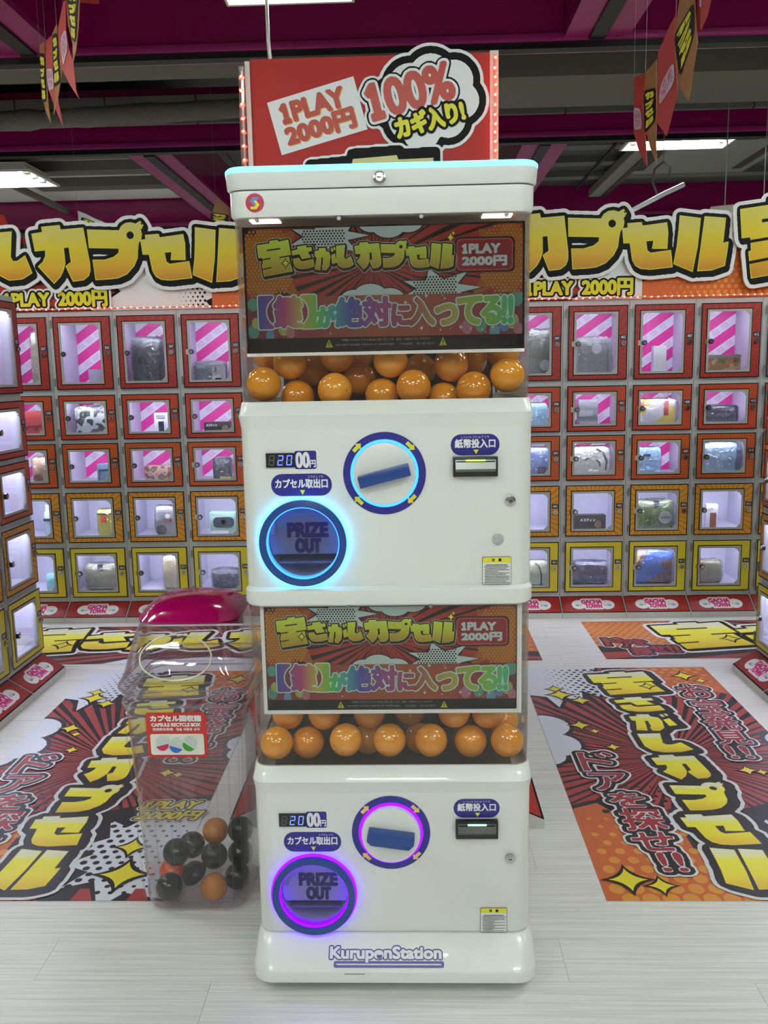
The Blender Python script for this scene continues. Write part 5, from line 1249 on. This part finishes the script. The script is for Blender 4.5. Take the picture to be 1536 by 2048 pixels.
def mat_far():
    g = G(.00006); g.cb = (0, 0, FW, FH); jetb = MATS['mat_black']; red = MATS['mat_red']; org = MATS['mat_orange']; org2 = MATS['mat_light_orange']; wht = MATS['mat_white']
    g.fill([[(0, 0), (FW, 0), (FW, FH), (0, FH)]], red).up(); rays(g, FW*.5, FH*.45, 0, 0, FW, FH, 60, jetb, R=2, seed=5); g.up()
    def zone(p, m_):
        q = clip(p, 0, 0, FW, FH)
        if len(q) > 2: g.fill([q], m_).up()
        return q
    q = zone([(0, .20), (.12, .17), (.3, .2), (.42, .28), (.45, FH), (0, FH)], org); dots(g, .01, .15, .44, FH, .042, lambda a, b: .015, org2, inside=lambda x, y: _inside((x, y), q) and y < FH-.015, n=8); g.up()
    q = zone([(FW, .14), (FW-.16, .12), (FW-.22, .2), (FW-.2, FH), (FW, FH)], org); dots(g, FW-.24, .1, FW-.01, FH, .042, lambda a, b: .015, org2, inside=lambda x, y: _inside((x, y), q) and y < FH-.015, n=8); g.up()
    zone([(1.0, .0), (1.1, .07), (1.3, .05), (1.5, .10), (1.7, .06), (1.9, .0)], wht); zone([(1.7, FH), (1.8, FH-.05), (2.0, FH-.03), (2.2, FH)], wht)
    s = 2.38/2727; sy = .46/491
    title(g, s, sy, .345+1137*s, .600+30*sy, M_mgrad, M_lyel2)
    LL = [fit(text_loops(c), *b) for c, b in (('ド', (.05, .20, .14, .33)), ('ア', (.12, .17, .19, .29)), ('を', (.19, .21, .25, .30)), ('探', (.15, .06, .24, .16)), ('せ', (.25, .10, .32, .20)), ('!!', (.335, .09, .38, .20)))]
    for r, m_ in ((.024, M_pwhite2), (.018, jetb), (.005, MATS['mat_text_red'])): g.fill(fat(LL, r, None, 300), m_).up()
    return g.mesh('printed_design')
FAR = mat_far(); MAT_F = MB().box(0, FW, 0, FH, .0002, .0012).mesh('backing', M_pwhite2)
place_mat(.912, 3.993, 'long printed floor mat in front of the right back lockers', FAR, MAT_F)
place_mat(-2.500, 3.985, 'long printed floor mat in front of the left back lockers, reaching behind the machines', FAR, MAT_F)

# ================================================================== PENNANTS
FLAGS = [
('y', [[-1.3515, 3.42, 2.5805], [-1.3124, 3.3652, 2.5723], [-1.3047, 3.3409, 2.4501], [-1.2926, 3.3104, 2.3299], [-1.276, 3.28, 2.2666], [-1.3151, 3.3409, 2.3219], [-1.3443, 3.3896, 2.3973], [-1.3586, 3.42, 2.494]], [[-1.3501, 3.4139, 2.5438], [-1.3079, 3.353, 2.5188], [-1.3074, 3.3348, 2.3629], [-1.3414, 3.3835, 2.378]]),
('r', [[-1.2736, 3.28, 2.5431], [-1.2261, 3.2206, 2.5404], [-1.2212, 3.2023, 2.4204], [-1.2124, 3.184, 2.3493], [-1.1868, 3.1429, 2.2635], [-1.1732, 3.12, 2.21], [-1.2239, 3.1931, 2.2949], [-1.2653, 3.2526, 2.3713], [-1.2765, 3.2754, 2.462]], [[-1.274, 3.2709, 2.4472], [-1.2278, 3.2114, 2.4284], [-1.2225, 3.1977, 2.3586], [-1.262, 3.248, 2.3665]]),
('y', [[-1.1914, 3.13, 2.5103], [-1.1451, 3.0542, 2.5126], [-1.1309, 3.0205, 2.4361], [-1.1094, 2.9784, 2.3908], [-1.1093, 2.97, 2.3277], [-1.154, 3.0374, 2.2725], [-1.1971, 3.1047, 2.2452], [-1.1759, 3.0795, 2.3169], [-1.1857, 3.1047, 2.3881], [-1.1967, 3.13, 2.4442]], [[-1.1825, 3.1132, 2.4931], [-1.1382, 3.0374, 2.4727], [-1.1201, 2.9868, 2.3181], [-1.1796, 3.0879, 2.3353]]),
('r', [[-1.1021, 2.95, 2.4628], [-1.0629, 2.9024, 2.5168], [-1.0458, 2.8786, 2.5142], [-1.0491, 2.8738, 2.4264], [-1.0338, 2.8452, 2.3584], [-1.0098, 2.8071, 2.3163], [-0.9968, 2.7786, 2.2216], [-0.9794, 2.75, 2.1872], [-1.0349, 2.8357, 2.2543], [-1.0815, 2.9071, 2.3219], [-1.1028, 2.9452, 2.4093]], [[-1.0881, 2.9262, 2.417], [-1.0488, 2.8738, 2.4307], [-1.0365, 2.85, 2.3673], [-1.0742, 2.8976, 2.326]]),
('y', [[-0.9974, 2.75, 2.5035], [-0.8836, 2.55, 2.4191], [-0.9023, 2.57, 2.3255], [-0.926, 2.6033, 2.2729], [-0.9514, 2.6433, 2.2538], [-0.9515, 2.65, 2.3056], [-0.9824, 2.71, 2.379]], [[-0.9829, 2.7233, 2.4788], [-0.8956, 2.57, 2.4148], [-0.924, 2.6033, 2.2991], [-0.954, 2.6567, 2.3254]]),
('r', [[0.7981, 3.2741, 2.362], [0.8027, 3.1378, 2.3334], [0.8042, 3.1556, 2.2693], [0.8047, 3.1674, 2.2409], [0.8076, 3.1437, 2.1543], [0.8115, 3.12, 2.0312], [0.8068, 3.2207, 2.1084], [0.8026, 3.28, 2.1814]], [[0.8007, 3.2741, 2.2631], [0.8043, 3.1911, 2.2363], [0.8067, 3.1733, 2.1652], [0.8029, 3.2681, 2.1867]]),
('y', [[0.7816, 3.0554, 2.3094], [0.7797, 2.92, 2.3042], [0.7821, 2.9262, 2.2316], [0.7847, 2.92, 2.1413], [0.7872, 2.9262, 2.061], [0.789, 2.92, 1.9965], [0.7883, 3.0, 2.0638], [0.7863, 3.0615, 2.1413], [0.7837, 3.08, 2.2321]], [[0.7832, 3.0615, 2.2499], [0.7825, 2.9323, 2.2217], [0.7854, 2.9385, 2.1315], [0.7867, 3.0554, 2.1288]]),
('r', [[0.7611, 2.8357, 2.2966], [0.7624, 2.7214, 2.3318], [0.7622, 2.6643, 2.3397], [0.764, 2.6738, 2.2881], [0.766, 2.6643, 2.2253], [0.7693, 2.65, 2.1277], [0.7711, 2.7214, 2.0664], [0.7715, 2.7548, 2.0375], [0.7699, 2.7881, 2.0602], [0.7665, 2.85, 2.1009], [0.7628, 2.8405, 2.2345]], [[0.7664, 2.8214, 2.139], [0.7651, 2.8071, 2.1958], [0.7662, 2.6833, 2.2223], [0.7681, 2.669, 2.1642]]),
('y', [[0.7567, 2.65, 2.2929], [0.7539, 2.5922, 2.3861], [0.7539, 2.4811, 2.3411], [0.7575, 2.4589, 2.224], [0.7585, 2.45, 2.1905], [0.7624, 2.4989, 2.1205], [0.7647, 2.53, 2.0692], [0.7628, 2.6056, 2.1278], [0.7589, 2.65, 2.2273]], [[0.7574, 2.6411, 2.2766], [0.7558, 2.49, 2.2962], [0.7583, 2.4811, 2.2197], [0.7617, 2.5967, 2.1602]]),
('r', [[0.7672, 2.4938, 2.3337], [0.7447, 2.3, 2.2569], [0.7557, 2.3688, 2.2264], [0.7663, 2.45, 2.2205], [0.7713, 2.5, 2.2445]], [[0.764, 2.4625, 2.3213], [0.7585, 2.4125, 2.3015], [0.7629, 2.4375, 2.271], [0.7655, 2.4625, 2.2829]]),
('w', [[-1.9611, 5.35, 2.3463], [-1.9, 5.3179, 2.3194], [-1.8363, 5.284, 2.2866], [-1.7729, 5.25, 2.2598], [-1.8068, 5.2651, 2.1896], [-1.9531, 5.3406, 2.2043]], [[-1.9272, 5.3311, 2.3024], [-1.838, 5.284, 2.264], [-1.8596, 5.2934, 2.2178], [-1.9388, 5.3349, 2.2461]]),
('y', [[-1.1274, 5.3263, 2.3872], [-1.0559, 5.2711, 2.3416], [-1.0323, 5.25, 2.2535], [-1.0362, 5.25, 2.1695], [-1.1624, 5.3447, 2.1866], [-1.1652, 5.35, 2.2732]], [[-1.1561, 5.3447, 2.312], [-1.0482, 5.2632, 2.2841], [-1.0508, 5.2632, 2.2281], [-1.1592, 5.3447, 2.2494]]),
('r', [[-2.4428, 5.25, 2.3291], [-2.3279, 5.1763, 2.2997], [-2.293, 5.15, 2.2252], [-2.332, 5.1711, 2.1598], [-2.4569, 5.25, 2.174]], [[-2.4382, 5.2447, 2.2859], [-2.384, 5.2105, 2.2789], [-2.3891, 5.2105, 2.223], [-2.4434, 5.2447, 2.2296]]),
('r', [[-1.1596, 3.33, 2.7135], [-1.0681, 3.27, 2.687], [-1.0726, 3.2715, 2.6553], [-1.1571, 3.327, 2.6842]], [[-1.1439, 3.3195, 2.7023], [-1.0866, 3.282, 2.6858], [-1.0876, 3.282, 2.6728], [-1.1449, 3.3195, 2.6892]]),

]
PL = ['brownish yellow pennant farthest back in the left hanging bunch', 'red pennant with a pink patch, second from the back in the left bunch', 'yellow lettered pennant in the middle of the left hanging bunch', 'large red pennant with a pink patch, right in the left bunch', 'yellow lettered pennant nearest in the left bunch, cut by the top edge',
      'red pennant at the far left of the right hanging bunch', 'yellow lettered pennant second from the left in the right bunch', 'wide red pennant with a pink patch in the middle of the right bunch', 'large yellow lettered pennant at the right of the right bunch, cut by the top edge', 'red pennant nearest in the right bunch, at the top edge',
      'white pennant tip peeping over the left yellow letters', 'white and yellow pennant beside the machine top on the left', 'orange red pennant tip at the left edge above the yellow letters', 'small red card at the top edge right of the left bunch']
M_pr = mat('pennant_red', (170, 40, 34), .5); M_po = mat('pennant_orange', (150, 98, 44), .5)
for (c, P_, Q), l in zip(FLAGS, PL):
    P3 = [Vector(p) for p in P_]; o0 = P3[0]; n = (P3[len(P3)//2]-P3[0]).cross(P3[len(P3)//3]-P3[0]).normalized()
    if n.y > 0: n = -n
    _c = Vector((0, 0, 0))
    for a_, b_ in zip(P3, P3[1:]+P3[:1]): _c += a_.cross(b_)
    n = _c.normalized()
    if n.dot(Vector((0, 0, CAM_H))-o0) < 0: n = -n
    t = thing('pennant', l, 'pennant', tuple(o0), group='printed pennants hanging from the ceiling')
    A = [p-o0 for p in P3]; m = MB(); N_ = len(A); f2 = [Vector((p.x, p.z, 0)) for p in A]; tr = tessellate_polygon([f2])
    m.add([tuple(p) for p in A], [tuple(q) for q in tr]); m.add([tuple(p-n*.0015) for p in A], [tuple(q) for q in tr]); m.add([tuple(p) for p in A]+[tuple(p-n*.0015) for p in A], [(i, (i+1) % N_, N_+(i+1) % N_, N_+i) for i in range(N_)])
    m.build('card', {'r': M_pr, 'y': M_po, 'w': M_pwhite}[c], t)
    q = [Vector(p)-o0+n*.002 for p in Q]     # top-left, top-right, bottom-right, bottom-left
    bl = lambda u, v, e=0: (q[3].lerp(q[2], u)).lerp(q[0].lerp(q[1], u), v)+n*e
    def patch(mb, loops, e, mi):
        P2 = [[Vector((p[0], p[1], 0)) for p in lp] for lp in loops]; fl_ = [p for lp in P2 for p in lp]; mb.add([tuple(bl(p.x, p.y, e)) for p in fl_], [tuple(k) for k in tess(P2)], mi)
    mb = MB()
    if c == 'r':
        patch(mb, [rrect(0, 1, 0, 1, .25)], .0, 0)
        for i, (s_, b) in enumerate((('GACHA', (.1, .52, .9, .9)), ('TOWN', (.15, .1, .85, .46)))): patch(mb, fit(text_loops(s_), *b), .0006, 1)
        mb.build('printed_logo', [mat('pennant_patch', (205, 190, 200), .5), M_magenta], t, weld=False)
    else:
        patch(mb, [rrect(-.08, 1.08, -.05, 1.05, .2)], 0, 0)
        for i, k in enumerate(('ka', 'pu', 'se', 'ru')):
            L = TITLE[k]; y0_ = .76-i*.25; patch(mb, fit(L, .08, y0_, .92, y0_+.21), .0006, 1)
        mb.build('printed_title', [M_black, M_ycol], t, weld=False)
    top = max(A, key=lambda p: p.z); MB().tube([tuple(top), (top.x, top.y, 3.395-o0.z)], .0005, 5).build('string', mat('thread', (150, 150, 150), .5), t)

# ================================================================== PRIZES IN THE LOCKERS
M_film = clear('wrapper_film', (246, 246, 248), 3.2, .08, bump=1.0, bscale=42, haze=.008)
def sgn(v, e): return math.copysign(abs(v)**e, v)
def soft(mb, w_, h_, d_, e=.35, seed=1, amp=.05, n=28, m=16, mi=0):
    rd = random.Random(seed); ph = [rd.uniform(0, 6.28) for _ in range(6)]; rings = []
    for k in range(1, m):
        t = -PI/2+PI*k/m; ring = []
        for i in range(n):
            a = 2*PI*i/n; x = sgn(math.cos(t), e)*sgn(math.cos(a), e); y = sgn(math.cos(t), .8)*sgn(math.sin(a), .9); z = sgn(math.sin(t), e)
            wob = 1+amp*(math.sin(5*a+ph[0]+3*t)+.6*math.sin(9*t+ph[1]+2*a)+.5*math.sin(13*a+ph[2]))
            ring.append((x*w_/2*(1+amp*.25*math.sin(4*t+ph[3])), y*d_/2*wob, h_/2+z*h_/2*(1+amp*.3*math.sin(3*a+ph[4])*(z > 0))))
        rings.append(ring)
    return mb.loft(rings, mi, True)
def patchy(name, cols, scale=14, rough=.35):
    if name in MATS: return MATS[name]
    m = bpy.data.materials.new(name); m.use_nodes = True; nt = m.node_tree; b = nt.nodes['Principled BSDF']; b.inputs['Roughness'].default_value = rough
    tc = nt.nodes.new('ShaderNodeTexCoord'); n = nt.nodes.new('ShaderNodeTexNoise'); n.inputs['Scale'].default_value = scale; n.inputs['Detail'].default_value = 1; r = nt.nodes.new('ShaderNodeValToRGB'); r.color_ramp.interpolation = 'CONSTANT'
    nt.links.new(tc.outputs['Object'], n.inputs['Vector']); nt.links.new(n.outputs['Fac'], r.inputs[0]); nt.links.new(r.outputs[0], b.inputs['Base Color'])
    el = r.color_ramp.elements
    while len(el) < len(cols): el.new(.5)
    for i, (e, c) in enumerate(zip(el, cols)): e.position = 0 if i == 0 else .34+.32*(i-1)/max(1, len(cols)-2) if len(cols) > 2 else .5; e.color = lin(c)
    MATS[name] = m
    return m
pc = [0]
def prize(col, row, kind, x, w_, h_, label, cat, mat_, d_=.06, y=4.915, wrap=False, extra=None, rz=0):
    """one prize standing on its compartment floor"""
    z = ROWS[row][0]+.0145; pc[0] += 1; nm = {'pouch': 'pouch', 'box': 'gift_box', 'slab': 'case'}.get(kind, kind)
    t = thing(nm, label, cat, (x, y, z), (0, 0, rz), 'prizes in the lockers')
    if kind == 'pouch': soft(MB(), w_, h_, d_, .24, pc[0], .07).build('body', mat_, t)
    elif kind == 'slab': MB().prism([rrect(-w_/2, w_/2, 0, h_, min(w_, h_)*.14)], -d_/2, d_/2, axis='y').build('body', mat_, t, bevel=.006, seg=3)
    elif kind == 'box': MB().box(-w_/2, w_/2, -d_/2, d_/2, 0, h_).build('body', mat_, t, bevel=.0015)
    elif kind == 'mug':
        MB().loft([[(r*math.cos(a), r*math.sin(a), zz) for a in [2*PI*k/28 for k in range(28)]] for r, zz in ((w_*.36, 0), (w_*.38, .004), (w_*.4, h_), (w_*.37, h_), (w_*.35, .006))], 0, True).build('body', mat_, t)
        MB().tube([(w_*.38, 0, h_*.8), (w_*.54, 0, h_*.75), (w_*.56, 0, h_*.4), (w_*.38, 0, h_*.25)], .005).build('handle', mat_, t)
    elif kind == 'bottle':
        MB().loft([[(r*math.cos(a), r*math.sin(a), zz) for a in [2*PI*k/24 for k in range(24)]] for r, zz in ((w_*.42, 0), (w_*.45, .005), (w_*.45, h_*.72), (w_*.3, h_*.8), (w_*.25, h_*.82))], 0, True).build('body', mat_, t)
        MB().cyl((0, 0, h_*.82), 2, w_*.3, h_*.16, 20).build('lid', mat('bottle_lid', (170, 190, 200), .4), t)
    if wrap: soft(MB(), w_*1.12, h_*1.04, d_*1.25, .4, pc[0]+40, .12).build('wrapper', M_film, t)
    f = -d_/2
    for e in (extra or []):
        if e[0] == 'tag': MB().box(e[1], e[2], f-.004, f-.0005 if kind in ('box', 'slab') else f+.006, e[3], e[4]).build('label', e[5], t)
        elif e[0] == 'disc': MB().cyl((e[1], f-.005, e[2]), 1, e[3], .006, 28).build('round_label', e[4], t)
        elif e[0] == 'text':
            g = G(.0003); text(g, e[1], e[2], e[4], e[3], e[5], e[6], .0006); g.build('lettering', t, (0, f-.0056, 0), FACE)
        elif e[0] == 'poly': MB().prism([e[1]], f-.004, f+.004, axis='y').build(e[3], e[2], t)
        elif e[0] == 'strap': MB().box(e[1], e[2], f-.005, f+.012, e[3], e[4]).build('strap', e[5], t)
    return t
c = lambda n, rgb, **k: mat('prize_'+n, rgb, **{**dict(rough=.4, bump=.5, bscale=30), **k})
blk = c('black', (30, 30, 34)); dk = c('charcoal', (58, 62, 72)); wt = c('white', (225, 222, 226)); navy = c('navy', (34, 40, 66)); gry = c('grey', (120, 122, 124))
# left columns
prize(0, 0, 'pouch', -2.075, .085, .30, 'tall clear bag of beige strands in the top compartment of the leftmost back column', 'bag', c('straw', (196, 182, 150), bump=.8, bscale=90), .05, wrap=True)
prize(0, 1, 'slab', -2.120, .12, .146, 'dark red folded wallet in the second compartment of the leftmost back column', 'wallet', c('wine', (128, 44, 44)), .035, extra=[('disc', 0, .045, .006, M_chrome), ('tag', -.055, .055, .060, .062, c('wine_dark', (90, 28, 30)))])
prize(0, 2, 'pouch', -2.105, .11, .15, 'tan paper bag with a small red bow in the leftmost back column', 'bag', c('tan', (196, 160, 120)), .06, wrap=True, extra=[('poly', [(.02, .07), (.045, .055), (.045, .085), (.02, .07), (-.002, .085), (-.002, .055)], c('bow', (140, 30, 40)), 'bow'), ('disc', .022, .118, .013, wt), ('disc', -.02, .03, .026, c('brown', (90, 56, 48)))])
prize(0, 3, 'bottle', -2.095, .06, .19, 'clear pale blue bottle in the fourth compartment of the leftmost back column', 'bottle', c('ice', (176, 200, 212), rough=.15), .055, extra=[('tag', -.022, .024, .095, .110, dk)])
prize(0, 4, 'box', -2.095, .07, .097, 'small pale teal cup box in the bottom compartment of the leftmost back column', 'box', c('teal', (150, 200, 206)), .05, extra=[('tag', -.02, .02, .04, .075, c('teal2', (110, 170, 176)))])
prize(1, 0, 'mug', -1.765, .095, .095, 'lavender white mug in the top compartment of the 362 column', 'mug', c('lavender', (206, 200, 218)), .07)
prize(1, 1, 'pouch', -1.800, .19, .165, 'black and white patched pouch with green edge in the 362 column', 'pouch', patchy('pouch_patch_mono', [(36, 40, 48), (206, 216, 212), (38, 42, 46), (170, 180, 70)], 16), .06, wrap=True)
prize(1, 2, 'box', -1.745, .08, .107, 'blue grey tall box in the third compartment of the 362 column', 'box', c('steel', (92, 112, 132)), .06, extra=[('tag', -.03, .03, .075, .078, dk), ('tag', -.03, -.028, .01, .07, dk)])
prize(1, 3, 'pouch', -1.765, .09, .155, 'bright yellow pouch in the fourth compartment of the 362 column', 'pouch', c('yellow', (206, 200, 60)), .05, wrap=True, extra=[('tag', -.02, .012, .085, .12, c('tagred', (190, 60, 50))), ('strap', -.04, .045, .130, .136, dk)])
prize(1, 4, 'pouch', -1.810, .19, .155, 'olive beige cloth pouch with a dark strap in the 362 column', 'pouch', c('olive', (150, 148, 120)), .07, wrap=True, extra=[('strap', -.01, .02, .12, .155, dk)])
prize(2, 0, 'pouch', -1.460, .18, .26, 'black bag wrapped in shiny film in the top compartment of the 367 column', 'bag', c('ink', (48, 50, 62)), .09, wrap=True)
prize(2, 1, 'box', -1.405, .075, .122, 'slim white box with a dark window in the 367 column', 'box', wt, .04, extra=[('tag', -.014, .016, .008, .075, navy), ('tag', -.025, .025, .095, .112, c('pale_print', (150, 150, 160)))])
prize(2, 2, 'box', -1.435, .15, .092, 'wide brown food picture box in the third compartment of the 367 column', 'box', patchy('food_print', [(120, 84, 80), (170, 140, 130), (110, 80, 70), (150, 140, 70)], 26), .07)
prize(2, 3, 'pouch', -1.415, .115, .17, 'silver white plush pouch with a dark round tag in the 367 column', 'pouch', c('silver', (190, 188, 196)), .06, wrap=True, extra=[('disc', -.02, .035, .030, c('dark_tag', (66, 56, 52))), ('disc', .02, .115, .014, wt), ('poly', [(.02, .09), (.04, .078), (.04, .1), (.02, .09), (0, .1), (0, .078)], c('bow', (140, 30, 40)), 'bow')])
prize(2, 4, 'pouch', -1.405, .085, .195, 'narrow film bag with a cream brush in the bottom of the 367 column', 'bag', c('cream', (206, 196, 160)), .04, wrap=True)
prize(3, 0, 'pouch', -1.115, .19, .125, 'grey pouch with a white number tag in the top of the 372 column', 'pouch', c('slate', (96, 104, 122)), .08, wrap=True, extra=[('tag', .02, .092, .0, .1, c('tag_pale', (200, 200, 205))), ('text', '3', .028, .045, .07, .094, blk), ('tag', .035, .07, .01, .035, dk)])
prize(3, 1, 'box', -1.085, .15, .067, 'black camping cooker box in the second compartment of the 372 column', 'box', c('boxblack', (38, 34, 34)), .06, extra=[('text', 'メスティン', -.06, .0, .042, .056, wt), ('disc', .045, .03, .018, c('bronze', (110, 90, 70)))])
prize(3, 2, 'slab', -1.070, .105, .132, 'black zip case with a yellow label in the 372 column', 'case', c('case', (44, 52, 62)), .04, wrap=True, extra=[('tag', -.015, .045, .01, .026, c('label_y', (190, 180, 70)))])
prize(3, 3, 'box', -1.080, .15, .132, 'mint green neck pillow box in the fourth compartment of the 372 column', 'box', c('mint', (160, 196, 184)), .06, extra=[('poly', rrect(-.055, .065, .045, .105, .024), c('pillow', (56, 66, 76)), 'pillow_picture'), ('poly', [(.005, .062), (.020, .078), (.012, .09), (-.002, .09), (-.010, .078)], wt, 'pillow_hole'), ('tag', -.07, .03, .004, .026, wt)])
prize(3, 4, 'pouch', -1.080, .165, .118, 'folded dark navy cloth in film in the bottom of the 372 column', 'cloth', c('night', (44, 52, 70)), .08, wrap=True)
# right columns
prize(5, 0, 'pouch', .715, .13, .26, 'grey green bag with a round paper tag in the 397 column', 'bag', c('sage', (120, 130, 112)), .06, wrap=True, extra=[('disc', .03, .07, .03, c('paper_round', (200, 204, 196)))])
prize(5, 1, 'slab', .700, .12, .137, 'light blue soft case in the second compartment of the 397 column', 'case', c('sky', (140, 188, 206)), .04, wrap=True)
prize(5, 2, 'pouch', .710, .13, .16, 'pale blue towel with a navy tag in the third compartment of the 397 column', 'towel', patchy('towel_blue', [(196, 208, 224), (96, 120, 168), (204, 214, 226)], 30), .06, wrap=True, extra=[('tag', .0, .05, .0, .055, navy)])
prize(5, 4, 'pouch', .710, .13, .14, 'cream green pouch with dark piping in the bottom of the 397 column', 'pouch', c('celery', (190, 200, 160)), .06, wrap=True, extra=[('poly', [(.02, .0), (.028, .0), (.03, .06), (.015, .115), (-.01, .135), (-.012, .13), (.01, .11), (.022, .06)], blk, 'piping')])
prize(6, 0, 'slab', 1.003, .205, .212, 'large grey clear-fronted bag with an oval label in the 402 column', 'bag', c('cloud', (146, 148, 150)), .05, wrap=True, extra=[('disc', .022, .155, .028, c('lab_white', (206, 208, 222))), ('tag', -.1, .09, .02, .024, wt)])
prize(6, 1, 'box', .985, .105, .154, 'dark grey stacked box in the second compartment of the 402 column', 'box', c('lead', (98, 98, 102)), .06, extra=[('tag', -.05, .025, .06, .095, gry), ('tag', -.05, .05, .0, .035, gry)])
prize(6, 2, 'pouch', 1.005, .215, .16, 'cream pouch with curved dark line drawing in the 402 column', 'pouch', c('ecru', (206, 208, 192)), .06, wrap=True, extra=[('poly', [(.03, .155), (.075, .125), (.092, .08), (.085, .03), (.078, .03), (.084, .08), (.068, .12), (.028, .149)], blk, 'printed_line'), ('poly', [(-.035, .085), (-.02, .1), (-.005, .095), (-.02, .094), (-.03, .083)], blk, 'printed_line'), ('poly', [(.03, .09), (.05, .075), (.052, .05), (.046, .052), (.044, .072), (.028, .085)], blk, 'printed_line')])
prize(6, 3, 'box', 1.005, .179, .086, 'black camping cooker box with white lettering in the 402 column', 'box', c('boxblack', (38, 34, 34)), .06, extra=[('text', 'メスティン', -.055, .03, .052, .068, wt), ('disc', .045, .035, .020, c('bronze', (110, 90, 70)))])
prize(6, 4, 'pouch', 1.010, .21, .135, 'navy pouch in film in the bottom compartment of the 402 column', 'pouch', c('ink2', (52, 56, 84)), .07, wrap=True)
prize(7, 0, 'box', 1.371, .07, .163, 'tall narrow white box in the top compartment of the 407 column', 'box', wt, .05)
prize(7, 1, 'pouch', 1.364, .218, .15, 'white towel with yellow and red printed patches in the 407 column', 'towel', patchy('towel_bright', [(220, 218, 216), (214, 210, 212), (222, 200, 40), (190, 44, 40)], 11), .06, wrap=True, extra=[('tag', .035, .06, .06, .14, c('redlab', (180, 50, 50)))])
prize(7, 2, 'slab', 1.325, .135, .15, 'light blue rounded case in the third compartment of the 407 column', 'case', c('powder', (130, 168, 198)), .04, wrap=True, extra=[('tag', -.03, .01, .1, .115, dk)])
prize(7, 3, 'pouch', 1.368, .22, .165, 'olive green bag with an oval paper label in the 407 column', 'bag', c('moss', (104, 124, 70)), .07, wrap=True, extra=[('disc', .055, .07, .036, c('paper_oval', (200, 206, 196))), ('text', 'quilting', .03, .08, .062, .078, gry), ('strap', -.01, .02, .125, .165, dk)])
prize(7, 4, 'pouch', 1.369, .22, .20, 'blue, brown and yellow patterned towel in the bottom of the 407 column', 'towel', patchy('towel_blue_brown', [(50, 90, 170), (60, 104, 180), (104, 66, 50), (206, 196, 110)], 9), .07, wrap=True)
prize(8, 0, 'box', 1.712, .194, .109, 'burger picture box in the top compartment of the 412 column', 'box', patchy('burger_print', [(90, 110, 60), (150, 110, 70), (186, 150, 120), (110, 76, 60)], 18), .06, extra=[('tag', -.09, .09, .09, .107, c('strip_grey', (120, 120, 118)))])
prize(8, 1, 'slab', 1.711, .193, .11, 'black zip pouch in the second compartment of the 412 column', 'pouch', c('ebony', (36, 36, 50)), .05, wrap=True)
prize(8, 2, 'pouch', 1.722, .215, .172, 'blue grey cloth bag with cream patches in the 412 column', 'bag', patchy('cloth_blue', [(120, 150, 168), (130, 158, 174), (120, 150, 168), (206, 206, 190)], 8), .07, wrap=True, extra=[('strap', .085, .105, .02, .17, c('bluedark', (60, 66, 82)))])
prize(8, 3, 'box', 1.690, .064, .138, 'slim white box with a brown window in the 412 column', 'box', wt, .04, extra=[('tag', -.012, .022, .005, .09, c('cocoa', (120, 70, 56))), ('text', 'LH', -.022, .0, .105, .12, gry)])
prize(8, 4, 'pouch', 1.690, .14, .135, 'small khaki pouch with red and yellow patches in the 412 column', 'pouch', patchy('khaki_patch', [(120, 118, 92), (126, 122, 98), (120, 116, 90), (150, 60, 50)], 16), .06, wrap=True)
prize(9, 2, 'pouch', 2.02, .14, .15, 'green printed pouch in the rightmost back column, half hidden', 'pouch', c('leaf', (96, 120, 80)), .06, wrap=True)
prize(9, 3, 'pouch', 2.02, .14, .15, 'black wrapped pouch in the rightmost back column, half hidden', 'pouch', blk, .06, wrap=True)
prize(9, 4, 'box', 2.02, .12, .16, 'pale blue box in the bottom of the rightmost back column', 'box', c('pastel', (180, 206, 214)), .06)
